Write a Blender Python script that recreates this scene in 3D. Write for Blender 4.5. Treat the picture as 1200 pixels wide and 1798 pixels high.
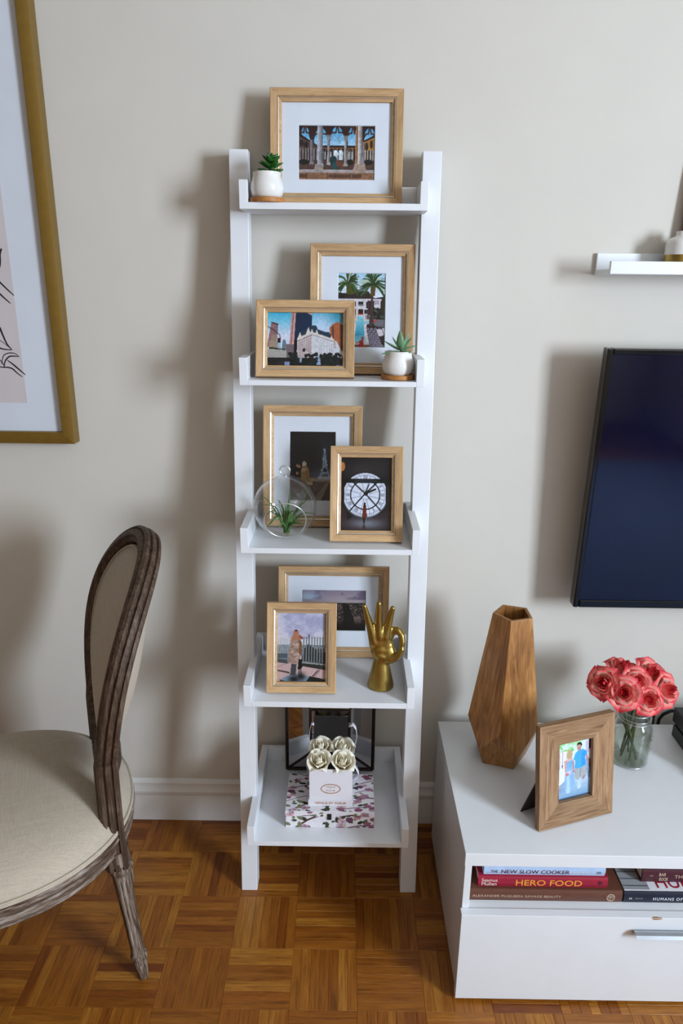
import bpy, bmesh, math, random
import numpy as np
from mathutils import Vector, Matrix, Euler
PI = math.pi
rad = math.radians
random.seed(7)
scene = bpy.context.scene
for o in list(bpy.data.objects):
    bpy.data.objects.remove(o, do_unlink=True)
COL = scene.collection

# ------------------------------------------------------------------ camera
PITCH, ROLL, YAW = 0.3080187, 0.011198, -0.0052027
CAM = Vector((0, -1.62, 1.4148))
Fw = Vector((math.sin(YAW) * math.cos(PITCH), math.cos(YAW) * math.cos(PITCH), -math.sin(PITCH)))
Rt = Vector((math.cos(YAW), -math.sin(YAW), 0))
Up = Rt.cross(Fw)
R2 = Rt * math.cos(ROLL) + Up * math.sin(ROLL)
U2 = -Rt * math.sin(ROLL) + Up * math.cos(ROLL)
cd = bpy.data.cameras.new('camera')
cam = bpy.data.objects.new('camera', cd)
COL.objects.link(cam)
cd.sensor_fit = 'VERTICAL'
cd.sensor_height = 36.0
cd.sensor_width = 24.03
cd.lens = 1237.34 / 1798 * 36
cd.clip_start = 0.01
cam.matrix_world = Matrix(((R2.x, U2.x, -Fw.x, CAM.x), (R2.y, U2.y, -Fw.y, CAM.y), (R2.z, U2.z, -Fw.z, CAM.z), (0, 0, 0, 1)))
scene.camera = cam

# ------------------------------------------------------------------ light and exposure
scene.view_settings.view_transform = 'Standard'
scene.view_settings.look = 'None'
scene.view_settings.gamma = 1.0
scene.view_settings.use_curve_mapping = False
scene.view_settings.exposure = 0.0
scene.cycles.max_bounces = 10
scene.cycles.transparent_max_bounces = 24
scene.cycles.caustics_reflective = False
scene.cycles.caustics_refractive = False

world = bpy.data.worlds.new('overcast_sky')
scene.world = world
world.use_nodes = True
bg = world.node_tree.nodes['Background']
bg.inputs[0].default_value = (0.72, 0.84, 1.0, 1)
bg.inputs[1].default_value = 1.0

# room limits
XL, XR, YR, ZC = -1.75, 2.60, -4.6, 2.5
# windows: daylight enters through the openings (area lamps stand in the openings)
WIN = dict(y0=-2.95, y1=-2.10, z0=1.05, z1=2.15)          # in the right wall
def area_light(name, loc, rot, sx, sy, power, col):
    l = bpy.data.lights.new(name, 'AREA')
    l.shape = 'RECTANGLE'
    l.size, l.size_y = sx, sy
    l.energy = power
    l.color = col
    o = bpy.data.objects.new(name, l)
    COL.objects.link(o)
    o.location = loc
    o.rotation_euler = rot
    return o
KEY = area_light('window_daylight', (XR + 0.02, (WIN['y0'] + WIN['y1']) / 2, (WIN['z0'] + WIN['z1']) / 2),
                 (0, rad(90), 0), WIN['z1'] - WIN['z0'], WIN['y1'] - WIN['y0'], 190, (0.74, 0.86, 1.0))

# ------------------------------------------------------------------ helpers
def S(r, g, b, a=1.0):
    def c(v):
        v /= 255.0
        return v / 12.92 if v <= 0.04045 else ((v + 0.055) / 1.055) ** 2.4
    return (c(r), c(g), c(b), a)

class NT:
    def __init__(self, name):
        self.m = bpy.data.materials.new(name)
        self.m.use_nodes = True
        self.t = self.m.node_tree
        self.p = self.t.nodes['Principled BSDF']
        self.out = self.t.nodes['Material Output']
    def n(self, typ, **kw):
        x = self.t.nodes.new(typ)
        for k, v in kw.items():
            setattr(x, k, v)
        return x
    def l(self, a, b):
        self.t.links.new(a, b)
    def coords(self, scale=(1, 1, 1), kind='Object', rot=(0, 0, 0)):
        c = self.n('ShaderNodeTexCoord')
        m = self.n('ShaderNodeMapping')
        m.inputs['Scale'].default_value = scale
        m.inputs['Rotation'].default_value = rot
        self.l(c.outputs[kind], m.inputs['Vector'])
        return m.outputs['Vector']
    def noise(self, vec, scale, detail=4, rough=.6, dist=0):
        x = self.n('ShaderNodeTexNoise')
        x.inputs['Scale'].default_value = scale
        x.inputs['Detail'].default_value = detail
        x.inputs['Roughness'].default_value = rough
        x.inputs['Distortion'].default_value = dist
        if vec is not None:
            self.l(vec, x.inputs['Vector'])
        return x.outputs['Fac']
    def ramp(self, fac, stops):
        r = self.n('ShaderNodeValToRGB')
        e = r.color_ramp.elements
        while len(e) > 1:
            e.remove(e[-1])
        e[0].position, e[0].color = stops[0]
        for p, c in stops[1:]:
            k = e.new(p)
            k.color = c
        self.l(fac, r.inputs['Fac'])
        return r.outputs['Color']
    def bump(self, fac, strength=.2, dist=.001):
        b = self.n('ShaderNodeBump')
        b.inputs['Strength'].default_value = strength
        b.inputs['Distance'].default_value = dist
        self.l(fac, b.inputs['Height'])
        self.l(b.outputs['Normal'], self.p.inputs['Normal'])
    def math(self, op, a, b=None):
        x = self.n('ShaderNodeMath', operation=op)
        for i, v in enumerate((a, b)):
            if v is None:
                continue
            if isinstance(v, (int, float)):
                x.inputs[i].default_value = v
            else:
                self.l(v, x.inputs[i])
        return x.outputs[0]
    def mix(self, fac, a, b, blend='MIX'):
        x = self.n('ShaderNodeMix', data_type='RGBA', blend_type=blend)
        for i, v in ((0, fac), (6, a), (7, b)):
            if isinstance(v, (int, float)):
                x.inputs[i].default_value = v
            elif isinstance(v, tuple):
                x.inputs[i].default_value = v
            else:
                self.l(v, x.inputs[i])
        return x.outputs[2]
    def set(self, **kw):
        names = dict(rough='Roughness', metal='Metallic', spec='Specular IOR Level', coat='Coat Weight', coatr='Coat Roughness',
                     sss='Subsurface Weight', trans='Transmission Weight', ior='IOR', sheen='Sheen Weight', base='Base Color', alpha='Alpha')
        for k, v in kw.items():
            i = self.p.inputs[names[k]]
            if hasattr(v, 'node'):
                self.l(v, i)
            else:
                i.default_value = v
        return self

def paint(name, c, rough=.5, var=.04, scale=30, metal=0, spec=.5, bump=0, bscale=200, coat=0):
    t = NT(name)
    v = t.coords()
    f = t.noise(v, scale, 3)
    lo = tuple(x * (1 - var) for x in c[:3]) + (1,)
    hi = tuple(min(1, x * (1 + var)) for x in c[:3]) + (1,)
    t.set(base=t.ramp(f, [(.3, lo), (.7, hi)]), rough=rough, metal=metal, spec=spec, coat=coat)
    if bump:
        t.bump(t.noise(v, bscale, 2), bump, .0006)
    return t.m

def wood(name, cols, stretch=(6, 60, 60), scale=1.0, rough=.45, spec=.4, bump=.08, rnd=0.0, fine=6, dist=1.2):
    """grain runs along local X; cols = dark..light"""
    t = NT(name)
    v = t.coords(stretch)
    if rnd:
        oi = t.n('ShaderNodeObjectInfo')
        add = t.n('ShaderNodeVectorMath', operation='ADD')
        sc = t.n('ShaderNodeVectorMath', operation='SCALE')
        cmb = t.n('ShaderNodeCombineXYZ')
        for i in range(3):
            t.l(oi.outputs['Random'], cmb.inputs[i])
        t.l(cmb.outputs[0], sc.inputs[0])
        sc.inputs['Scale'].default_value = 53.7
        t.l(v, add.inputs[0]); t.l(sc.outputs[0], add.inputs[1])
        v = add.outputs[0]
    f = t.noise(v, scale, 5, .6, dist)
    g = t.noise(v, scale * fine, 3, .7)
    k = t.math('ADD', t.math('MULTIPLY', f, .72), t.math('MULTIPLY', g, .28))
    n = len(cols)
    col = t.ramp(k, [(.3 + .4 * i / max(1, n - 1), c) for i, c in enumerate(cols)])
    if rnd:
        hs = t.n('ShaderNodeHueSaturation')
        t.l(col, hs.inputs['Color'])
        t.l(t.math('ADD', t.math('MULTIPLY', oi.outputs['Random'], rnd), 1 - rnd * .55), hs.inputs['Value'])
        col = hs.outputs['Color']
    t.set(base=col, rough=rough, spec=spec)
    t.bump(k, bump, .001)
    return t.m

# ---- mesh builder: one builder makes one mesh object
class MB:
    def __init__(self):
        self.v, self.f, self.mi, self.att = [], [], [], []
    def add(self, vs, fs, mi=0, att=0.0):
        k = len(self.v)
        self.v += [tuple(p) for p in vs]
        if isinstance(att, (int, float)):
            self.att += [att] * len(vs)
        else:
            self.att += list(att)
        self.f += [tuple(i + k for i in f) for f in fs]
        self.mi += [mi] * len(fs)
        return self
    def box(self, x0, x1, y0, y1, z0, z1, mi=0, att=0.0):
        vs = [(x, y, z) for z in (z0, z1) for y in (y0, y1) for x in (x0, x1)]
        return self.add(vs, [(0, 2, 3, 1), (4, 5, 7, 6), (0, 1, 5, 4), (2, 6, 7, 3), (0, 4, 6, 2), (1, 3, 7, 5)], mi, att)
    def prism(self, poly, h0, h1, axis='z', mi=0):
        """poly = 2D outline (ccw); extruded along axis"""
        n = len(poly)
        def P(p, h):
            return {'z': (p[0], p[1], h), 'y': (p[0], h, p[1]), 'x': (h, p[0], p[1])}[axis]
        vs = [P(p, h0) for p in poly] + [P(p, h1) for p in poly]
        fs = [tuple(reversed(range(n))), tuple(range(n, 2 * n))] + [(i, (i + 1) % n, n + (i + 1) % n, n + i) for i in range(n)]
        return self.add(vs, fs, mi)
    def lathe(self, prof, n=40, c=(0, 0, 0), mi=0, caps=True, flute=None, att=None):
        """prof = [(r,z)...]; flute(r,z,ang)->r"""
        vs, fs, at = [], [], []
        for j, (r, z) in enumerate(prof):
            for i in range(n):
                a = 2 * PI * i / n
                rr = flute(r, z, a) if flute else r
                vs.append((c[0] + rr * math.cos(a), c[1] + rr * math.sin(a), c[2] + z))
                at.append(att[j] if att else 0.0)
        for j in range(len(prof) - 1):
            for i in range(n):
                k = (i + 1) % n
                fs.append((j * n + i, j * n + k, (j + 1) * n + k, (j + 1) * n + i))
        if caps:
            fs.append(tuple(reversed(range(n))))
            fs.append(tuple(range((len(prof) - 1) * n, len(prof) * n)))
        return self.add(vs, fs, mi, at)
    def tube(self, pts, rs, n=10, mi=0, caps=True, flat=1.0, closed=False):
        pts = [Vector(p) for p in pts]
        m = len(pts)
        if isinstance(rs, (int, float)):
            rs = [rs] * m
        vs, fs = [], []
        prev = None
        for i, p in enumerate(pts):
            if closed:
                d = pts[(i + 1) % m] - pts[(i - 1) % m]
            else:
                d = pts[min(i + 1, m - 1)] - pts[max(i - 1, 0)]
            d.normalize()
            if prev is None:
                a = Vector((0, 0, 1)) if abs(d.z) < .9 else Vector((1, 0, 0))
                u = d.cross(a).normalized()
            else:
                u = (prev - d * prev.dot(d)).normalized()
            prev = u
            w = d.cross(u)
            for k in range(n):
                t = 2 * PI * k / n
                vs.append(p + (u * math.cos(t) + w * math.sin(t) * flat) * rs[i])
        for i in range(m if closed else m - 1):
            for k in range(n):
                k2 = (k + 1) % n
                i2 = (i + 1) % m
                fs.append((i * n + k, i * n + k2, i2 * n + k2, i2 * n + k))
        if caps and not closed:
            fs.append(tuple(reversed(range(n))))
            fs.append(tuple(range((m - 1) * n, m * n)))
        return self.add(vs, fs, mi)
    def sweep(self, frames, prof, closed=False, mi=0):
        """frames=[(P,N,B)]; prof=[(n,b)...] closed section"""
        vs, fs = [], []
        k = len(prof)
        m = len(frames)
        for P, N, B in frames:
            P, N, B = Vector(P), Vector(N), Vector(B)
            for a, b in prof:
                vs.append(P + N * a + B * b)
        for i in range(m if closed else m - 1):
            for j in range(k):
                j2 = (j + 1) % k
                i2 = (i + 1) % m
                fs.append((i * k + j, i * k + j2, i2 * k + j2, i2 * k + j))
        if not closed:
            fs.append(tuple(reversed(range(k))))
            fs.append(tuple(range((m - 1) * k, m * k)))
        return self.add(vs, fs, mi)
    def grid(self, fn, nu, nv, mi=0, att=None):
        vs, at = [], []
        for j in range(nv + 1):
            for i in range(nu + 1):
                vs.append(fn(i / nu, j / nv))
                at.append(att(i / nu, j / nv) if att else 0.0)
        fs = [(j * (nu + 1) + i, j * (nu + 1) + i + 1, (j + 1) * (nu + 1) + i + 1, (j + 1) * (nu + 1) + i) for j in range(nv) for i in range(nu)]
        return self.add(vs, fs, mi, at)
    def mesh(self, name, mats, smooth=None, fix=True, att=False):
        me = bpy.data.meshes.new(name)
        me.from_pydata(self.v, [], self.f)
        if att:
            a = me.attributes.new('pv', 'FLOAT', 'POINT')
            a.data.foreach_set('value', self.att)
        if not isinstance(mats, (list, tuple)):
            mats = [mats]
        for m in mats:
            me.materials.append(m)
        if len(mats) > 1:
            me.polygons.foreach_set('material_index', self.mi)
        if fix:
            bm = bmesh.new()
            bm.from_mesh(me)
            bmesh.ops.recalc_face_normals(bm, faces=bm.faces)
            bm.to_mesh(me)
            bm.free()
        if smooth is not None:
            me.polygons.foreach_set('use_smooth', [True] * len(me.polygons))
            me.set_sharp_from_angle(angle=rad(smooth))
        me.update()
        return me
    def build(self, name, mats, parent=None, smooth=None, bevel=0, seg=2, loc=None, rot=None, fix=True, att=False):
        return link(name, self.mesh(name, mats, smooth, fix, att), parent, bevel, seg, loc, rot)

def link(name, data, parent=None, bevel=0, seg=2, loc=None, rot=None):
    o = bpy.data.objects.new(name, data)
    COL.objects.link(o)
    if parent is not None:
        o.parent = parent
    if loc is not None:
        o.location = loc
    if rot is not None:
        o.rotation_euler = rot
    if bevel:
        b = o.modifiers.new('bevel', 'BEVEL')
        b.width, b.segments, b.limit_method = bevel, seg, 'ANGLE'
        b.angle_limit = rad(40)
    return o

def tag(o, label, cat, group=None):
    o['label'] = label
    o['category'] = cat
    if group:
        o['group'] = group
    return o
def thing(name, label, cat, loc=(0, 0, 0), rot=(0, 0, 0), group=None):
    o = bpy.data.objects.new(name, None)
    o.empty_display_size = .02
    COL.objects.link(o)
    o.location = loc
    o.rotation_euler = rot
    return tag(o, label, cat, group)
def struct(o):
    o['kind'] = 'structure'
    return o
def subsurf(o, n=2):
    s = o.modifiers.new('subd', 'SUBSURF')
    s.levels = s.render_levels = n
    return o
def solid(o, t, off=0):
    s = o.modifiers.new('solid', 'SOLIDIFY')
    s.thickness, s.offset = t, off
    return o

def text(name, s, mat, parent, width, loc, rot=(PI / 2, 0, 0), height=None, ext=.00012, bold=0.0, spacing=1.0, shear=0.0):
    """flat lettering; its centre is placed at loc; width in metres"""
    c = bpy.data.curves.new(name, 'FONT')
    c.body = s
    c.align_x, c.align_y = 'CENTER', 'CENTER'
    c.extrude = .02
    c.offset = bold
    c.shear = shear
    c.space_character = spacing
    c.resolution_u = 3
    t = bpy.data.objects.new('tmp_text', c)
    COL.objects.link(t)
    dg = bpy.context.evaluated_depsgraph_get()
    me = bpy.data.meshes.new_from_object(t.evaluated_get(dg))
    bpy.data.objects.remove(t, do_unlink=True)
    n = len(me.vertices)
    co = np.empty(n * 3)
    me.vertices.foreach_get('co', co)
    co = co.reshape(-1, 3)
    mn, mx = co.min(0), co.max(0)
    k = width / (mx[0] - mn[0])
    ky = k if height is None else height / (mx[1] - mn[1])
    co = (co - (mn + mx) / 2) * np.array([k, ky, ext / .04])
    me.vertices.foreach_set('co', co.ravel())
    me.materials.clear()
    me.materials.append(mat)
    me.name = name
    return link(name, me, parent, loc=loc, rot=rot)

# ------------------------------------------------------------------ materials
M = {}
M['wall'] = paint('wall_paint', S(207, 202, 193), .75, .015, 6, bump=.05, bscale=260, spec=.2)
M['tanwall'] = paint('warm_bounce_wall', S(206, 192, 170), .8, .03, 6, spec=.2)  # unseen rear wall, colour invented to warm the bounce light
M['brownwall'] = paint('dark_bounce_wall', S(120, 102, 82), .8, .03, 6, spec=.2)  # unseen left wall, colour invented darker to cut bounce light
M['ceiling'] = paint('ceiling_paint', S(214, 208, 198), .85, .01, 5, spec=.2)
M['trim'] = paint('white_trim_paint', S(222, 220, 218), .45, .02, 14)
M['white'] = paint('white_satin_lacquer', S(226, 228, 232), .38, .015, 25, spec=.45)
M['cabinet'] = paint('white_laminate', S(224, 227, 230), .3, .012, 18, spec=.5)
M['mat'] = paint('mat_board', S(222, 226, 236), .9, .01, 60, spec=.15)
M['oak'] = wood('light_oak', [S(158, 122, 84), S(188, 152, 110), S(206, 172, 130)], (9, 120, 120), 1, .5, .35, .05, rnd=.12)
M['bead'] = paint('champagne_bead', S(226, 214, 194), .22, .03, 90, metal=.75)
M['backing'] = paint('dark_backing_board', S(46, 38, 34), .8, .1, 40)
M['gold'] = paint('brushed_gold_frame', S(138, 108, 46), .42, .06, 60, metal=.55, spec=.5)
M['brass'] = paint('polished_brass', S(168, 142, 76), .33, .05, 40, metal=1.0)
M['ceramic'] = paint('white_glazed_ceramic', S(226, 224, 220), .14, .015, 30, spec=.6, coat=.3)
M['bamboo'] = wood('bamboo', [S(140, 88, 40), S(176, 118, 62), S(196, 140, 84)], (30, 160, 160), 1, .5, .3, .05)
M['soil'] = paint('potting_soil', S(40, 28, 20), .95, .4, 400, bump=.6, bscale=600)
M['tvblack'] = paint('gloss_black_plastic', S(8, 8, 10), .12, .1, 30, spec=.5)
M['matteblack'] = paint('matte_black_plastic', S(6, 6, 11), .42, .1, 60)
M['darkmetal'] = paint('aged_bronze', S(52, 38, 30), .45, .25, 160, metal=.7)
M['mirror'] = paint('mirror_silvering', S(205, 206, 208), .03, .01, 10, metal=1.0)
M['steel'] = paint('satin_aluminium', S(176, 182, 190), .3, .03, 60, metal=.9)
M['pages'] = paint('book_pages', S(226, 216, 196), .9, .06, 300)
M['ribbon'] = paint('white_satin_ribbon', S(228, 226, 232), .35, .02, 90, spec=.4)
M['goldfoil'] = paint('gold_foil_print', S(182, 122, 76), .45, .05, 300, metal=.2)

def thin_glass(name, tint, rough=.02, ior=1.45, boost=0.0, least=0.0):
    t = NT(name)
    t.t.nodes.remove(t.p)
    lw = t.n('ShaderNodeLayerWeight'); lw.inputs['Blend'].default_value = .5
    r0 = ((ior - 1) / (ior + 1)) ** 2
    fres = t.math('ADD', t.math('MULTIPLY', t.math('POWER', lw.outputs['Facing'], 5.0), 1 - r0), r0)   # Schlick
    tr = t.n('ShaderNodeBsdfTransparent')
    f = t.noise(t.coords(), 12, 2)
    t.l(t.ramp(f, [(.3, tint), (.7, tuple(min(1, c * 1.01) for c in tint[:3]) + (1,))]), tr.inputs['Color'])
    gl = t.n('ShaderNodeBsdfGlossy'); gl.inputs['Roughness'].default_value = rough
    gl.inputs['Color'].default_value = (1, 1, 1, 1)
    mx = t.n('ShaderNodeMixShader')
    fac = t.math('MAXIMUM', fres, least) if least else fres if not boost else t.math('MULTIPLY', fres, 1 + boost)
    t.l(fac, mx.inputs[0]); t.l(tr.outputs[0], mx.inputs[1]); t.l(gl.outputs[0], mx.inputs[2])
    t.l(mx.outputs[0], t.out.inputs['Surface'])
    return t.m
M['pane'] = thin_glass('picture_glass', (.98, .985, .985, 1), ior=1.27)
M['globe'] = thin_glass('blown_glass', (.985, .99, .99, 1), .01)
M['rimglass'] = thin_glass('thick_glass_rim', (.9, .92, .92, 1), .3, 1.5, least=.42)
M['jar'] = thin_glass('jar_glass', (.885, .905, .90, 1), .02)
M['water'] = thin_glass('stale_water', (.90, .905, .83, 1), .02, 1.33)

# parquet oak: every strip differs in tone
def parquet():
    t = NT('parquet_oak')
    oi = t.n('ShaderNodeObjectInfo')
    at = t.n('ShaderNodeAttribute', attribute_name='pv')
    r = t.math('FRACT', t.math('ADD', oi.outputs['Random'], at.outputs['Fac']))
    v = t.coords((7, 90, 90))
    add = t.n('ShaderNodeVectorMath', operation='ADD')
    cmb = t.n('ShaderNodeCombineXYZ')
    t.l(t.math('MULTIPLY', r, 61.3), cmb.inputs[0]); t.l(t.math('MULTIPLY', r, 17.9), cmb.inputs[1]); t.l(t.math('MULTIPLY', r, 37.1), cmb.inputs[2])
    t.l(v, add.inputs[0]); t.l(cmb.outputs[0], add.inputs[1])
    f = t.noise(add.outputs[0], 1.0, 5, .65, 1.5)
    g = t.noise(add.outputs[0], 5, 3, .7)
    k = t.math('ADD', t.math('MULTIPLY', f, .7), t.math('MULTIPLY', g, .3))
    c = t.ramp(k, [(.28, S(98, 56, 16)), (.45, S(148, 95, 34)), (.6, S(174, 116, 44)), (.78, S(196, 138, 60))])
    tone = t.ramp(r, [(0, S(182, 146, 118)), (.06, S(196, 164, 136)), (.16, S(208, 184, 154)), (.35, S(232, 214, 186)), (.5, S(218, 196, 164)), (.72, S(246, 236, 212)), (.86, S(255, 254, 238)), (1, S(224, 196, 164))])
    c2 = t.mix(1.0, c, tone, 'MULTIPLY')
    t.set(base=c2, rough=t.math('ADD', t.math('MULTIPLY', g, .15), .27), spec=.45)
    t.bump(k, .05, .001)
    return t.m
M['parquet'] = parquet()
M['subfloor'] = paint('oak_subfloor', S(112, 70, 32), .8, .1, 50)

# ------------------------------------------------------------------ room shell
T = .12
struct(MB().box(XL - T, XR + T, 0, T, -.02, ZC).build('wall_back', M['wall']))
struct(MB().box(XL - T, XL, YR, 0, -.02, ZC).build('wall_left', M['brownwall']))
struct(MB().box(XL - T, XR + T, YR - T, YR, -.02, ZC).build('wall_rear', M['tanwall']))
w = MB()
w.box(XR, XR + T, YR, WIN['y0'], -.02, ZC)
w.box(XR, XR + T, WIN['y1'], 0, -.02, ZC)
w.box(XR, XR + T, WIN['y0'], WIN['y1'], -.02, WIN['z0'])
w.box(XR, XR + T, WIN['y0'], WIN['y1'], WIN['z1'], ZC)
struct(w.build('wall_right', M['wall']))
struct(MB().box(XL - T, XR + T, YR - T, T, ZC, ZC + .1).build('ceiling', M['ceiling']))
# window in the right wall
w = MB()
y0, y1, z0, z1 = WIN['y0'], WIN['y1'], WIN['z0'], WIN['z1']
for a, b, c, d in ((y0, y0 + .05, z0, z1), (y1 - .05, y1, z0, z1), (y0, y1, z0, z0 + .05), (y0, y1, z1 - .05, z1)):
    w.box(XR + .05, XR + .1, a, b, c, d)
win = struct(w.build('window_1', M['trim']))
MB().box(XR + .07, XR + .074, y0 + .05, y1 - .05, z0 + .05, z1 - .05).build('pane', M['pane'], win)
MB().box(XR - .03, XR + .05, y0 - .04, y1 + .04, z0 - .03, z0).build('window_sill', M['trim'], win)

# baseboard: moulded profile (y outwards is negative)
prof = [(0, 0), (-.016, 0), (-.016, .072), (-.0135, .076), (-.0135, .082), (-.0165, .086), (-.0165, .094), (-.012, .100), (-.009, .110), (-.0095, .116), (-.006, .122), (-.002, .126), (0, .126)]
struct(MB().prism([(a, b) for a, b in prof], XL, XR, 'x').build('baseboard_back', M['trim'], smooth=35))
struct(MB().prism([(XL - a, b) for a, b in prof], YR, -.017, 'y').build('baseboard_left', M['trim'], smooth=35))

# floor: parquet of square blocks, seven strips each
GS, GX, GY, GA = .1406, -.6661, -.1308, .0028
NS = 7
SW = GS / NS
floor = struct(MB().box(XL - T, XR + T, YR - T, T, -.06, -.012).build('floor', M['subfloor']))
pm = MB()
c_, h_ = .0006, .010
L2, W2 = GS / 2 - .00012, SW / 2 - .00008
vs = []
for zz, inset in ((-h_, 0), (-c_, 0), (0, c_)):
    vs += [(-L2 + inset, -W2 + inset, zz), (L2 - inset, -W2 + inset, zz), (L2 - inset, W2 - inset, zz), (-L2 + inset, W2 - inset, zz)]
pf = [(3, 2, 1, 0), (8, 9, 10, 11)] + [(k * 4 + i, k * 4 + (i + 1) % 4, k * 4 + 4 + (i + 1) % 4, k * 4 + 4 + i) for k in range(2) for i in range(4)]
plank_me = MB().add(vs, pf).mesh('plank', M['parquet'])
rest = MB()
ca, sa = math.cos(GA), math.sin(GA)
inview = set()
for j in range(-1, 4):
    for i in range(-1, 10):
        if j <= 2 and i > 6:
            continue
        if j == 3 and i > 9:
            continue
        if j == 2 and i == -1:
            continue
        if j == -1 and i in (6,):
            continue
        inview.add((i, j))
cnt = 0
rp = random.Random(11)
for j in range(-1, 25):
    for i in range(-8, 22):
        cx0, cy0 = (i + .5) * GS, -(j + .5) * GS
        bx, by = GX + ca * cx0 + sa * -cy0 * 0 - sa * cy0, GY + sa * cx0 + ca * cy0
        if not (XL < bx - GS / 2 and bx + GS / 2 < XR + .1 and by - GS / 2 > YR - .1):
            continue
        vert = (i + j) % 2 == 0            # strips running away from the camera
        for s in range(NS):
            off = (s + .5) * SW - GS / 2
            dx, dy = (off, 0) if vert else (0, off)
            x, y = bx + ca * dx - sa * dy, by + sa * dx + ca * dy
            if y > -.012:
                continue
            rz = GA + (PI / 2 if vert else 0) + (PI if rp.random() < .5 else 0)
            dz = -rp.random() * .0005
            if (i, j) in inview and cnt < 300:
                o = bpy.data.objects.new('plank', plank_me)
                COL.objects.link(o)
                o.parent = floor
                o.location = (x, y, dz)
                o.rotation_euler = (0, 0, rz)
                cnt += 1
            else:
                cr, sr = math.cos(rz), math.sin(rz)
                rest.add([(x + cr * a - sr * b, y + sr * a + cr * b, c) for a, b, c in vs], pf, 0, rp.random())
ro = rest.build('planking', M['parquet'], floor, att=True, fix=False)
ro['kind'] = 'stuff'

# pale rug in the room behind the camera, added to tint the reflection in the television
M['reflector'] = paint('blue_grey_reflector', S(116, 130, 158), .95, .12, 40, spec=.1, bump=.3, bscale=300)
tag(MB().box(.85, 2.4, -3.4, -1.05, .0003, .012).build('floor_reflector', M['reflector'], bevel=.003), 'added unseen pale blue-grey rug whose reflection shows low in the television screen', 'reflector')

# ------------------------------------------------------------------ leaning ladder shelf
lad = thing('ladder_shelf', 'tall white leaning ladder shelf with five tray shelves against the wall', 'shelf', (-.0285, -.25, 0))
LX, LY = .0285, .25                      # world -> local offsets
def lb(x0, x1, y0, y1, z0, z1):
    return MB().box(x0 + LX, x1 + LX, y0 + LY, y1 + LY, z0, z1)
LEGO, LEGI = .2135, .1755
def leg_y(z):
    return -.2518 + .1144 * z
for sg in (-1, 1):
    xs = sorted((sg * LEGO - .0285, sg * LEGI - .0285))
    p = [(leg_y(0), 0), (leg_y(0) + .042, 0), (leg_y(1.677) + .042, 1.677), (leg_y(1.677), 1.677)]
    MB().prism([(a + LY, b) for a, b in p], xs[0] + LX, xs[1] + LX, 'x').build('leg', M['white'], lad, bevel=.0012)
SH = [  # surface z, bottom z, rail top z, y front, y back
    (1.571, 1.5587, 1.611, -.1415, -.042),
    (1.239, 1.2286, 1.2825, -.2145, -.062),
    (.907, .8955, .9494, -.274, -.073),
    (.567, .5541, .605, -.3045, -.058),
    (.215, .2032, .2555, -.3240, -.024)]
RO, RI = (-.2125, .1535), (-.196, .1375)
for k, (zs, zb, zt, yf, yb) in enumerate(SH):
    sh = lb(RI[0], RI[1], yf, yb - .012, zb, zs).build('shelf_board', M['white'], lad, bevel=.0006)
    lb(RO[0], RI[0], yf, yb, zb, zt).build('side_rail', M['white'], sh, bevel=.0008)
    lb(RI[1], RO[1], yf, yb, zb, zt).build('side_rail', M['white'], sh, bevel=.0008)
    lb(RI[0], RI[1], yb - .012, yb, zb, zt).build('back_rail', M['white'], sh, bevel=.0008)
S1, S2, S3, S4, S5 = [s[0] for s in SH]

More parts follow.
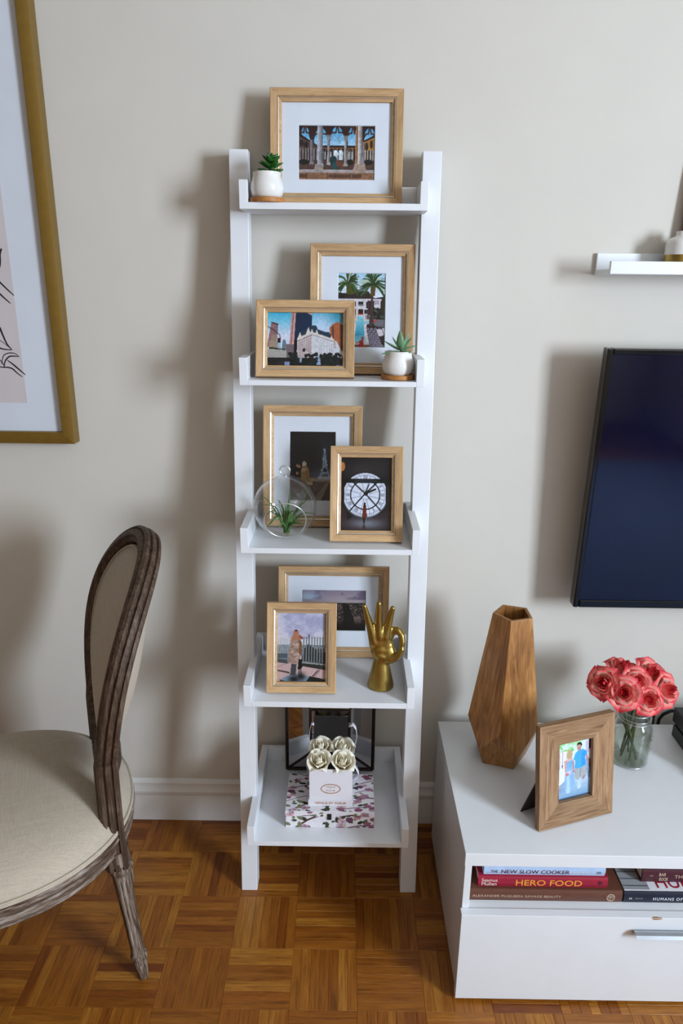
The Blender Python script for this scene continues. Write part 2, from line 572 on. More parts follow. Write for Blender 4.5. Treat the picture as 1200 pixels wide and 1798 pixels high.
# ------------------------------------------------------------------ painted prints (colour per vertex on a fine grid)
class Canvas:
    def __init__(self, w, h, c=(128, 128, 128), seed=1):
        self.w, self.h = w, h
        self.a = np.ones((h, w, 3)) * np.array(c) / 255.0
        self.X, self.Y = np.meshgrid((np.arange(w) + .5) / w, (np.arange(h) + .5) / h)
        self.r = np.random.RandomState(seed)
    def put(self, m, c, al=1.0):
        m = (m * al)[..., None]
        self.a = self.a * (1 - m) + np.array(c) / 255.0 * m
        return self
    def grad(self, y0, c0, y1, c1, m=None, axis=1):
        A = self.Y if axis else self.X
        t = np.clip((A - y0) / (y1 - y0), 0, 1)[..., None]
        g = (np.array(c0) * (1 - t) + np.array(c1) * t) / 255.0
        if m is None:
            m = np.ones((self.h, self.w))
        self.a = self.a * (1 - m[..., None]) + g * m[..., None]
        return self
    def mpoly(self, pts):
        X, Y = self.X, self.Y
        ins = np.zeros(X.shape, bool)
        n = len(pts)
        for i in range(n):
            x0, y0 = pts[i]
            x1, y1 = pts[(i + 1) % n]
            if y0 == y1:
                continue
            c = ((y0 > Y) != (y1 > Y)) & (X < (x1 - x0) * (Y - y0) / (y1 - y0) + x0)
            ins ^= c
        return ins.astype(float)
    def poly(self, pts, c, al=1.0):
        return self.put(self.mpoly(pts), c, al)
    def rect(self, x0, y0, x1, y1, c, al=1.0):
        return self.put(((self.X >= x0) & (self.X < x1) & (self.Y >= y0) & (self.Y < y1)).astype(float), c, al)
    def mell(self, cx, cy, rx, ry):
        return ((((self.X - cx) / rx) ** 2 + ((self.Y - cy) / ry) ** 2) <= 1).astype(float)
    def ell(self, cx, cy, rx, ry, c, al=1.0):
        return self.put(self.mell(cx, cy, rx, ry), c, al)
    def glow(self, cx, cy, rx, ry, c, al=1.0):
        return self.put(np.exp(-(((self.X - cx) / rx) ** 2 + ((self.Y - cy) / ry) ** 2)), c, al)
    def line(self, pts, wd, c, al=1.0):
        asp = self.h / self.w
        m = np.zeros(self.X.shape)
        for (x0, y0), (x1, y1) in zip(pts[:-1], pts[1:]):
            dx, dy = x1 - x0, (y1 - y0) * asp
            L = dx * dx + dy * dy + 1e-12
            px, py = self.X - x0, (self.Y - y0) * asp
            t = np.clip((px * dx + py * dy) / L, 0, 1)
            d = np.hypot(px - t * dx, py - t * dy)
            m = np.maximum(m, np.clip((wd / 2 - d) * self.w + .5, 0, 1))
        return self.put(m, c, al)
    def fbm(self, sx, sy, oct=4):
        out = np.zeros((self.h, self.w))
        amp, tot = 1.0, 0
        for o in range(oct):
            gx, gy = max(2, int(sx * 2 ** o)), max(2, int(sy * 2 ** o))
            g = self.r.rand(gy + 2, gx + 2)
            u, v = self.X * gx, self.Y * gy
            i, j = u.astype(int), v.astype(int)
            fu, fv = u - i, v - j
            fu, fv = fu * fu * (3 - 2 * fu), fv * fv * (3 - 2 * fv)
            out += amp * ((g[j, i] * (1 - fu) + g[j, i + 1] * fu) * (1 - fv) + (g[j + 1, i] * (1 - fu) + g[j + 1, i + 1] * fu) * fv)
            tot += amp
            amp *= .55
        return out / tot
    def mottle(self, m, sx, sy, amt):
        f = (self.fbm(sx, sy) - .5) * 2 * amt
        self.a = np.clip(self.a * (1 + (f * m)[..., None]), 0, 1)
        return self

M['print'] = None
def print_mat():
    t = NT('photo_print')
    a = t.n('ShaderNodeAttribute', attribute_name='print')
    t.set(base=a.outputs['Color'], rough=.55, spec=.08)
    return t.m
M['print'] = print_mat()

def print_mesh(name, cv, w, h, fn=None):
    """grid w x h metres in local X/Z, facing -Y, lower left at 0,0"""
    nx, ny = cv.w, cv.h
    # vertices at cell centres, stretched to the edges
    u = np.linspace(0, 1, nx)
    v = np.linspace(1, 0, ny)
    U, V = np.meshgrid(u, v)
    co = np.zeros((ny, nx, 3))
    co[..., 0] = U * w
    co[..., 2] = V * h
    idx = np.arange(nx * ny).reshape(ny, nx)
    q = np.stack([idx[1:, :-1], idx[1:, 1:], idx[:-1, 1:], idx[:-1, :-1]], -1).reshape(-1)
    nf = (nx - 1) * (ny - 1)
    me = bpy.data.meshes.new(name)
    me.vertices.add(nx * ny)
    me.vertices.foreach_set('co', co.ravel())
    me.loops.add(nf * 4)
    me.loops.foreach_set('vertex_index', q)
    me.polygons.add(nf)
    me.polygons.foreach_set('loop_start', np.arange(0, nf * 4, 4))
    a = np.clip(cv.a, 0, 1) ** 1.12
    a = np.clip(a * (1 + (np.random.RandomState(nx).rand(ny, nx, 1) - .5) * .10), 0, 1)
    lin = np.where(a <= .04045, a / 12.92, ((a + .055) / 1.055) ** 2.4)
    rgba = np.ones((ny, nx, 4))
    rgba[..., :3] = lin
    at = me.attributes.new('print', 'FLOAT_COLOR', 'POINT')
    at.data.foreach_set('color', rgba.ravel())
    me.materials.append(M['print'])
    me.update()
    me.validate()
    return me

def ph_cloister():
    c = Canvas(160, 107, (58, 34, 30), 3)
    W, H = 1100., 735.
    def q(x, y):
        return ((x - 40) / W, (y - 50) / H)
    sky0, sky1 = (96, 170, 214), (190, 214, 236)
    def sky(pts):
        c.grad(.1, sky0, .42, sky1, c.mpoly([q(*p) for p in pts]))
    arch = lambda x0, x1, yt, yb: [(x0, yb)] + [(x0 + (x1 - x0) * (.5 - .5 * math.cos(t)), yb - (yb - yt) * math.sin(t) ** .8) for t in np.linspace(0, PI, 16)] + [(x1, yb)]
    sky(arch(60, 215, 75, 330)); sky(arch(265, 460, 90, 330)); sky(arch(495, 700, 70, 330)); sky(arch(745, 870, 80, 330)); sky(arch(985, 1135, 85, 240))
    for x0, x1, yt in ((60, 215, 75), (265, 460, 90), (495, 700, 70), (745, 900, 80), (985, 1135, 85)):
        m = (x0 + x1) / 2
        c.line([q(x0, yt + 110), q(x0 + 30, yt + 75), q(m - 20, yt + 78), q(m - 8, yt), ], .018, (74, 42, 34))
        c.line([q(x1, yt + 110), q(x1 - 30, yt + 75), q(m + 20, yt + 78), q(m + 8, yt), ], .018, (74, 42, 34))
    c.poly([q(40, 150), q(330, 330), q(330, 560), q(40, 560)], (96, 76, 70))
    c.poly([q(40, 150), q(330, 325), q(330, 345), q(40, 190)], (40, 28, 26))
    for k in range(7):
        x = 60 + k * 40
        c.rect(*q(x, 360), *q(x + 14, 530), (150, 140, 140)); c.rect(*q(x + 16, 370), *q(x + 30, 530), (34, 28, 30))
    for x, y in ((90, 290), (155, 310)):
        c.ell(*q(x, y), .028, .06, (52, 40, 38))
    c.rect(*q(330, 330), *q(870, 560), (52, 40, 36))
    c.rect(*q(330, 318), *q(870, 342), (34, 30, 34))
    c.rect(*q(380, 342), *q(860, 385), (140, 96, 62))
    for k in range(9):
        c.ell(*q(410 + k * 54, 388), .02, .045, (48, 38, 36))
    for x in (575, 648):
        c.ell(*q(x, 430), .032, .07, (214, 224, 232)); c.rect(*q(x - 30, 430), *q(x + 30, 510), (206, 214, 224))
    for x in (420, 500, 760, 800):
        c.rect(*q(x, 400), *q(x + 14, 500), (190, 196, 204))
    for x in (395, 460, 540, 615, 690, 740, 780, 820):
        c.rect(*q(x, 380), *q(x + 12, 530), (150, 140, 132))
    c.poly([q(985, 265), q(1135, 190), q(1135, 560), q(985, 560)], (168, 124, 70))
    c.poly([q(985, 245), q(1135, 175), q(1135, 205), q(985, 270)], (50, 36, 28))
    for x, y in ((1018, 330), (1085, 300)):
        c.ell(*q(x, y), .022, .075, (70, 48, 34))
    for k in range(4):
        x = 990 + k * 38
        c.rect(*q(x, 380), *q(x + 18, 540), (176, 168, 164)); c.rect(*q(x + 18, 380), *q(x + 34, 540), (30, 26, 28))
    c.rect(*q(40, 520), *q(1140, 640), (88, 66, 58))
    for x, r in ((120, .07), (560, .05), (520, .05), (780, .05), (1040, .06)):
        c.ell(*q(x, 540), r, .05, (34, 34, 30))
    c.ell(*q(545, 520), .05, .09, (30, 62, 62)); c.ell(*q(575, 590), .045, .07, (40, 82, 84)); c.poly([q(580, 500), q(690, 570), q(690, 600), q(600, 600)], (120, 66, 50))
    c.poly([q(40, 640), q(1140, 640), q(1140, 690), q(40, 690)], (168, 158, 160))
    c.rect(*q(40, 685), *q(1140, 790), (140, 104, 80))
    for x0, x1 in ((60, 160), (480, 780), (820, 950)):
        c.rect(*q(x0, 705), *q(x1, 750), (72, 50, 40), .7)
    c.rect(*q(40, 765), *q(1140, 790), (176, 126, 104))
    for x in (160, 465, 790):
        c.line([q(x, 690), q(x, 765)], .006, (40, 28, 24))
    def column(x0, x1, yt, yb, col, cap, base):
        c.grad(q(x0, 0)[0], tuple(min(255, v + 18) for v in col), q(x1, 0)[0], tuple(v * .62 for v in col), c.mpoly([q(x0, yt), q(x1, yt), q(x1 + 3, yb), q(x0 - 3, yb)]), 0)
        if cap:
            c.poly([q(x0 - 18, yt - 60), q(x1 + 18, yt - 60), q(x1 + 4, yt + 8), q(x0 - 4, yt + 8)], tuple(v * .8 for v in col))
        c.poly([q(x0 - 6, yb), q(x1 + 6, yb), q(x1 + base, yb + 40), q(x0 - base, yb + 40)], col)
    column(212, 252, 240, 535, (140, 132, 140), True, 12)
    c.poly([q(190, 170), q(275, 170), q(262, 240), q(205, 240)], (60, 46, 52))
    column(458, 490, 240, 540, (168, 160, 160), True, 14)
    column(702, 736, 245, 550, (170, 162, 160), True, 14)
    column(318, 388, 40, 560, (172, 172, 182), False, 20)
    c.poly([q(285, 570), q(390, 570), q(400, 680), q(262, 675)], (160, 148, 142))
    column(862, 892, 40, 550, (168, 120, 80), False, 8)
    column(892, 955, 40, 555, (200, 192, 192), False, 20)
    column(960, 985, 260, 540, (160, 148, 156), False, 4)
    c.poly([q(850, 560), q(1000, 560), q(1015, 685), q(815, 680)], (168, 146, 134))
    c.mottle(np.ones((c.h, c.w)), 40, 26, .22)
    return c

def palm(c, cx, cy, rx, ry, tint, seed, trunk=None):
    r = random.Random(seed)
    for k in range(64):
        a = r.uniform(-.25, 1.25) * PI
        L = r.uniform(.6, 1.0)
        x1, y1 = cx + math.cos(a) * rx * L, cy - math.sin(a) * ry * L + .04 * abs(math.cos(a)) ** 2
        xm, ym = (cx + x1) / 2, (cy + y1) / 2 - .03
        g = r.uniform(.55, 1.35)
        cc = tuple(min(255, v * g) for v in tint)
        if r.random() < .22:
            cc = (176, 190, 170)
        c.line([(cx, cy), (xm, ym), (x1, y1)], r.uniform(.014, .03), cc)

def ph_pool():
    c = Canvas(104, 160, (204, 214, 232), 5)
    W, H = 1020., 1605.
    q = lambda x, y: ((x - 45) / W, (y - 105) / H)
    c.grad(0, (168, 206, 230), .3, (222, 226, 240))
    c.put((c.fbm(4, 6) > .56).astype(float), (214, 220, 236), .5)
    c.poly([q(45, 520), q(200, 540), q(430, 510), q(650, 480), q(830, 640), q(1070, 600), q(1070, 1710), q(45, 1710)], (40, 32, 30))
    c.poly([q(130, 680), q(420, 510), q(700, 500), q(830, 660), q(830, 680)], (56, 42, 40))
    c.rect(*q(45, 655), *q(1000, 700), (206, 200, 206))
    c.rect(*q(400, 700), *q(690, 1000), (212, 208, 214))
    for x0, x1, y0, y1, cc in ((410, 440, 715, 815, (24, 22, 24)), (490, 595, 720, 770, (38, 34, 34)), (490, 595, 770, 810, (120, 116, 122)), (650, 690, 715, 860, (40, 36, 38)), (410, 440, 880, 1000, (40, 30, 30)), (490, 595, 880, 975, (58, 26, 22)), (610, 690, 890, 980, (60, 52, 52))):
        c.rect(*q(x0, y0), *q(x1, y1), cc)
    c.rect(*q(480, 975), *q(600, 1000), (196, 60, 40))
    c.rect(*q(820, 690), *q(960, 800), (176, 164, 182)); c.rect(*q(930, 680), *q(960, 860), (214, 206, 214)); c.ell(*q(890, 815), .07, .025, (208, 206, 214))
    c.poly([q(980, 660), q(1070, 540), q(1070, 1100), q(1000, 1100)], (64, 50, 28))
    for k in range(90):
        x, y = c.r.uniform(690, 1060), c.r.uniform(850, 1200)
        c.ell(*q(x, y), .018, .01, [(28, 34, 24), (58, 66, 44), (44, 40, 34), (90, 90, 84)][k % 4])
    c.rect(*q(400, 1000), *q(760, 1110), (150, 140, 150))
    c.poly([q(440, 1000), q(640, 1000), q(740, 1700), q(330, 1700)], (206, 200, 204))
    c.rect(*q(400, 1095), *q(740, 1130), (220, 196, 186)); c.rect(*q(600, 1130), *q(735, 1200), (150, 190, 206)); c.rect(*q(400, 1130), *q(470, 1190), (150, 190, 206))
    c.grad(.56, (150, 205, 215), .82, (62, 150, 178), c.mpoly([q(480, 1030), q(595, 1030), q(640, 1600), q(395, 1600)]))
    c.grad(.8, (70, 156, 184), .94, (150, 205, 216), c.mpoly([q(400, 1440), q(620, 1440), q(645, 1600), q(395, 1600)]))
    c.rect(*q(395, 1640), *q(760, 1710), (126, 88, 66))
    c.poly([q(660, 1270), q(850, 1270), q(1070, 1480), q(1070, 1710), q(745, 1710)], (66, 58, 70))
    for j in range(9):
        for k in range(6):
            y = 1300 + j * 50
            x = 690 + k * 85 + (j % 2) * 42 + (j * 7)
            s = 26 + j * 2
            c.line([q(x - s, y), q(x, y + 22), q(x + s, y), q(x, y - 22), q(x - s, y)], .008, (196, 188, 204))
    c.poly([q(800, 1090), q(1070, 1100), q(1070, 1260), q(850, 1240)], (116, 112, 120)); c.rect(*q(815, 1095), *q(860, 1160), (200, 60, 44))
    c.poly([q(880, 1310), q(990, 1310), q(1030, 1440), q(930, 1450)], (212, 200, 208)); c.poly([q(1000, 1280), q(1070, 1290), q(1070, 1400), q(1030, 1400)], (200, 204, 208))
    c.poly([q(930, 1460), q(1070, 1450), q(1070, 1660), q(1000, 1640)], (44, 32, 34))
    c.rect(*q(680, 690), *q(715, 1090), (84, 62, 54))
    c.poly([q(755, 560), q(805, 560), q(790, 1240), q(715, 1240)], (78, 56, 54)); c.poly([q(660, 1240), q(840, 1240), q(840, 1275), q(680, 1275)], (50, 26, 30))
    c.poly([q(225, 330), q(380, 340), q(400, 560), q(230, 570)], (84, 84, 24)); c.poly([q(745, 330), q(850, 330), q(840, 600), q(740, 600)], (96, 78, 32))
    palm(c, *q(265, 330), .27, .2, (54, 78, 36), 4)
    palm(c, *q(795, 350), .34, .22, (50, 82, 40), 9)
    c.poly([q(530, 1550), q(600, 1520), q(620, 1700), q(495, 1700)], (178, 34, 26)); c.ell(*q(585, 1500), .03, .025, (150, 84, 66)); c.line([q(560, 1560), q(460, 1610)], .02, (170, 60, 44))
    c.mottle(np.ones((c.h, c.w)), 34, 50, .12)
    return c

def ph_city():
    c = Canvas(170, 120, (206, 216, 234), 7)
    W, H = 1140., 805.
    q = lambda x, y: ((x - 40) / W, (y - 58) / H)
    c.grad(0, (66, 180, 214), .42, (210, 216, 234))
    c.glow(.72, .25, .2, .3, (206, 212, 236), .7)
    c.glow(1.0, 0, .2, .25, (40, 120, 140), .8)
    c.poly([q(110, 205), q(212, 235), q(190, 560), q(45, 580)], (146, 112, 116)); c.poly([q(110, 205), q(212, 235), q(210, 260), q(108, 226)], (86, 58, 64))
    c.poly([q(120, 400), q(190, 380), q(200, 580), q(75, 590)], (158, 134, 118)); c.rect(*q(80, 480), *q(205, 590), (166, 146, 130))
    c.poly([q(410, 58), q(700, 58), q(705, 560), q(380, 560)], (24, 46, 76))
    c.poly([q(405, 58), q(432, 58), q(400, 560), q(375, 540)], (190, 140, 136)); c.poly([q(440, 58), q(468, 58), q(440, 560), q(408, 545)], (206, 160, 156)); c.poly([q(600, 58), q(700, 58), q(702, 110)], (196, 168, 160))
    for k in range(14):
        c.line([q(480, 90 + k * 30), q(702, 120 + k * 26)], .003, (36, 66, 104), .6)
    c.rect(*q(440, 470), *q(490, 860), (20, 20, 22))
    c.poly([q(958, 290), q(1000, 235), q(1075, 198), q(1175, 245), q(1175, 640), q(1010, 560)], (168, 98, 62)); c.poly([q(1120, 230), q(1175, 250), q(1175, 640), q(1130, 600)], (96, 58, 44)); c.poly([q(995, 270), q(1020, 255), q(1030, 440), q(1005, 420)], (80, 60, 56))
    c.ell(*q(300, 520), .025, .075, (110, 130, 146)); c.rect(*q(270, 520), *q(330, 640), (112, 126, 138)); c.rect(*q(210, 510), *q(250, 580), (150, 186, 200))
    c.rect(*q(330, 530), *q(440, 740), (128, 112, 116))
    for k in range(8):
        c.line([q(335, 560 + k * 22), q(438, 560 + k * 22)], .004, (84, 72, 78))
    # chateau style hotel
    wall = (214, 204, 200)
    c.poly([q(490, 480), q(700, 380), q(710, 760), q(482, 740)], (196, 180, 180))
    c.poly([q(700, 380), q(1030, 480), q(1050, 640), q(1040, 760), q(710, 760)], (208, 206, 212))
    c.poly([q(490, 400), q(530, 350), q(640, 300), q(720, 250), q(770, 260), q(790, 310), q(900, 345), q(960, 350), q(1000, 420), q(1030, 480), q(720, 390), q(490, 480)], (42, 62, 82))
    c.poly([q(1040, 470), q(1070, 480), q(1130, 600), q(1130, 650), q(1060, 650)], (200, 204, 212))
    for x, y, s in ((530, 350, 60), (652, 275, 70), (775, 310, 55), (990, 395, 45), (705, 300, 40)):
        c.poly([q(x - s * .6, y + s * 1.7), q(x, y), q(x + s * .6, y + s * 1.7)], wall)
    c.poly([q(490, 440), q(700, 345), q(1030, 450), q(1030, 490), q(700, 385), q(490, 480)], wall)
    c.line([q(490, 485), q(695, 395)], .006, (120, 104, 106)); c.line([q(720, 392), q(1035, 490)], .006, (110, 100, 106))
    for k in range(9):
        y = 430 + k * 34
        for j in range(7):
            x = 510 + j * 28
            c.rect(*q(x, y + 90 - (x - 490) * .45), *q(x + 11, y + 108 - (x - 490) * .45), (128, 116, 122), .75)
        for j in range(11):
            x = 735 + j * 28
            if y + (x - 700) * .3 < 680:
                c.rect(*q(x, y + (x - 700) * .3), *q(x + 10, y + 16 + (x - 700) * .3), (136, 138, 152), .7)
    c.rect(*q(55, 600), *q(335, 720), (176, 172, 166)); c.poly([q(80, 570), q(330, 600), q(330, 615), q(70, 600)], (40, 52, 34))
    for k in range(4):
        c.line([q(60, 630 + k * 24), q(335, 630 + k * 24)], .003, (140, 138, 134))
    c.rect(*q(40, 720), *q(1180, 870), (34, 32, 34))
    c.rect(*q(530, 720), *q(560, 790), (150, 166, 190)); c.rect(*q(780, 690), *q(840, 820), (150, 170, 196))
    for k in range(150):
        x = [c.r.uniform(570, 780), c.r.uniform(840, 980), c.r.uniform(980, 1180), c.r.uniform(380, 480)][k % 4]
        y = c.r.uniform(660, 850)
        c.ell(*q(x, y), .022, .03, [(24, 30, 30), (38, 44, 42), (18, 22, 24)][k % 3])
    c.poly([q(215, 800), q(260, 775), q(375, 770), q(380, 850), q(215, 850)], (56, 44, 48)); c.rect(*q(305, 785), *q(380, 850), (140, 150, 186)); c.rect(*q(1060, 820), *q(1160, 855), (110, 116, 150)); c.rect(*q(40, 800), *q(70, 850), (150, 90, 40))
    c.line([q(40, 265), q(150, 330), q(235, 400), q(238, 440)], .009, (30, 26, 30)); c.rect(*q(200, 440), *q(245, 505), (26, 26, 30)); c.ell(*q(245, 445), .01, .014, (200, 40, 40))
    c.line([q(590, 580), q(700, 650)], .005, (90, 90, 96)); c.rect(*q(570, 590), *q(610, 635), (40, 40, 46))
    c.mottle(np.ones((c.h, c.w)), 50, 36, .1)
    return c

def ph_tower():
    c = Canvas(104, 160, (22, 20, 22), 11)
    W, H = 1045., 1615.
    q = lambda x, y: ((x - 60) / W, (y - 90) / H)
    c.grad(0, (26, 23, 22), .55, (40, 40, 54)); c.grad(.5, (40, 38, 48), .7, (58, 42, 44), np.clip((c.Y - .5) * 4, 0, 1))
    c.glow(*q(860, 1130), .28, .1, (120, 140, 176), .8); c.glow(*q(860, 800), .1, .25, (70, 84, 116), .6)
    t = [(825, 480), (865, 480), (885, 700), (915, 880), (925, 960), (985, 1160), (940, 1160), (905, 1090), (850, 1070), (800, 1100), (770, 1160), (720, 1160), (790, 980), (805, 880), (815, 700)]
    c.poly([q(*p) for p in t], (150, 170, 200))
    c.poly([q(840, 930), q(895, 930), q(905, 1020), q(815, 1020)], (30, 28, 40))
    for k in range(40):
        y = c.r.uniform(520, 1150); wd = 18 + (y - 480) * .13
        c.ell(*q(848 + c.r.uniform(-1, 1) * wd, y), .013, .008, [(48, 56, 78), (206, 220, 240)][k % 2])
    c.rect(*q(520, 1160), *q(1105, 1250), (156, 140, 124)); c.rect(*q(700, 1130), *q(1000, 1200), (190, 200, 222), .8)
    c.poly([q(60, 1250), q(940, 1270), q(1105, 1260), q(1105, 1700), q(60, 1700)], (92, 70, 62))
    c.poly([q(940, 1255), q(1105, 1250), q(1105, 1700), q(780, 1700)], (40, 24, 22)); c.poly([q(900, 1270), q(980, 1250), q(760, 1700), q(560, 1700)], (136, 120, 104))
    c.poly([q(200, 860), q(330, 800), q(360, 1100), q(300, 1220), q(150, 1150)], (22, 18, 18))
    for x, y in ((240, 885), (280, 905), (235, 1060)):
        c.ell(*q(x, y), .028, .02, (190, 140, 116))
    c.ell(*q(395, 850), .045, .04, (206, 196, 176)); c.poly([q(330, 930), q(430, 870), q(500, 960), q(520, 1200), q(580, 1270), q(580, 1330), q(310, 1300)], (150, 124, 88)); c.poly([q(330, 960), q(440, 930), q(430, 1010), q(340, 1030)], (176, 154, 120)); c.poly([q(420, 1030), q(480, 980), q(480, 1180), q(440, 1180)], (150, 96, 52))
    c.rect(*q(440, 1260), *q(585, 1330), (176, 154, 116))
    c.mottle(np.ones((c.h, c.w)), 36, 52, .16)
    return c

def ph_clock():
    c = Canvas(120, 172, (26, 20, 22), 13)
    W, H = 1110., 1595.
    q = lambda x, y: ((x - 45) / W, (y - 45) / H)
    c.mottle(np.ones((c.h, c.w)), 5, 6, .6)
    c.glow(*q(560, 330), .35, .1, (62, 60, 58), .8); c.glow(*q(850, 300), .25, .16, (46, 42, 44), .7)
    c.ell(*q(95, 265), .045, .06, (190, 130, 76), .9)
    cx, cy, rr = 578, 860, 462
    asp = H / W
    def on(a, r):
        return q(cx + r * math.sin(a), cy - r * math.cos(a))
    c.ell(*q(cx, cy + 20), 470 / W, 470 / H, (110, 122, 132))
    c.ell(*q(cx, cy), rr / W, rr / H, (214, 218, 234))
    blk = (20, 18, 22)
    c.put(((np.abs(((c.X - q(cx, cy)[0]) * W) ** 2 + ((c.Y - q(cx, cy)[1]) * H) ** 2 - 415 ** 2) < 3600)).astype(float), (90, 96, 110))
    for k in range(60):
        a = 2 * PI * k / 60
        c.ell(*on(a, 438), .007, .005, (50, 54, 62))
    for k in range(12):
        a = 2 * PI * (k + .5) / 12
        c.line([on(a, 110), on(a, 415)], .006, (70, 80, 92))
    num = [4, 1, 2, 3, 3, 2, 3, 4, 4, 3, 2, 3]
    for k in range(12):
        a = 2 * PI * k / 12
        n = num[k]
        for j in range(n):
            off = (j - (n - 1) / 2) * .062
            c.line([on(a + off, 335), on(a + off, 400)], .009, (62, 66, 80))
    c.put(((np.abs(np.sqrt(((c.X - q(cx, cy)[0]) * W) ** 2 + ((c.Y - q(cx, cy)[1]) * H) ** 2) - 308) < 14)).astype(float), blk)
    c.put(((np.abs(np.sqrt(((c.X - q(cx, cy)[0]) * W) ** 2 + ((c.Y - q(cx, cy)[1]) * H) ** 2) - 100) < 5)).astype(float), (110, 120, 130))
    for a in (PI / 4 - .03, 3 * PI / 4, 5 * PI / 4 - .03, 7 * PI / 4):
        c.line([q(cx, cy - 30), on(a, 470)], .024, blk)
    c.line([q(cx, cy - 30), q(790, 740)], .036, (22, 24, 28)); c.line([q(cx, cy - 30), q(650, 640)], .03, (70, 84, 96)); c.ell(*q(590, 830), .045, .03, (22, 24, 28))
    c.rect(*q(45, 520), *q(1160, 615), (24, 22, 24)); c.rect(*q(350, 540), *q(830, 600), (40, 46, 50))
    c.rect(*q(45, 520), *q(140, 1200), (18, 15, 18)); c.rect(*q(1008, 520), *q(1160, 1210), (30, 22, 25)); c.rect(*q(45, 640), *q(95, 990), (56, 50, 56), .7); c.rect(*q(1050, 640), *q(1085, 1000), (62, 54, 60), .7)
    c.poly([q(45, 1150), q(140, 1150), q(420, 1350), q(740, 1350), q(1010, 1190), q(1160, 1200), q(1160, 1640), q(45, 1640)], (46, 34, 40))
    c.ell(*q(cx, cy), 440 / W, 462 / H, (214, 218, 234), 0)
    c.glow(*q(600, 1470), .33, .07, (124, 128, 138), .95); c.poly([q(180, 1190), q(330, 1330), q(200, 1400)], (24, 16, 20))
    c.ell(*q(568, 1055), .022, .022, (44, 22, 18)); c.poly([q(535, 1090), q(600, 1090), q(622, 1340), q(515, 1340)], (112, 38, 18)); c.poly([q(545, 1050), q(592, 1050), q(600, 1130), q(540, 1130)], (52, 24, 16))
    c.poly([q(530, 1340), q(590, 1340), q(570, 1480), q(545, 1480)], (26, 20, 22)); c.poly([q(540, 1490), q(575, 1490), q(620, 1640), q(510, 1640)], (66, 46, 46))
    c.mottle(np.ones((c.h, c.w)), 40, 60, .07)
    return c

def ph_skyline():
    c = Canvas(150, 96, (150, 140, 156), 17)
    c.grad(0, (142, 130, 146), .3, (176, 160, 168)); c.put(np.clip((c.fbm(4, 5) - .45) * 6, 0, 1) * (c.Y < .27), (106, 94, 116), .8)
    c.glow(.12, .17, .14, .12, (176, 196, 216), .9); c.rect(0, .24, 1, .32, (166, 156, 160))
    c.rect(0, .315, 1, 1, (44, 36, 36))
    m = (c.Y > .32).astype(float)
    c.put(((c.fbm(70, 60, 2) > .56) & (c.Y > .32) & (c.Y < .82)).astype(float), (132, 116, 112), .75)
    c.put(((c.fbm(50, 60, 2) > .6) & (c.Y > .32) & (c.Y < .8)).astype(float), (20, 16, 18), .8)
    c.poly([(.63, .33), (.72, .33), (.84, .8), (.95, 1), (.6, 1), (.66, .7)], (12, 10, 12))
    c.poly([(.81, .65), (.92, .65), (.93, .8), (.83, .8)], (120, 102, 96))
    for k in range(7):
        c.line([(.825 + k * .015, .67), (.835 + k * .015, .79)], .003, (60, 50, 50))
    c.grad(.72, (20, 16, 18), .9, (10, 8, 10), np.clip((c.Y - .72) * 6, 0, 1))
    c.mottle(m, 50, 40, .25)
    return c

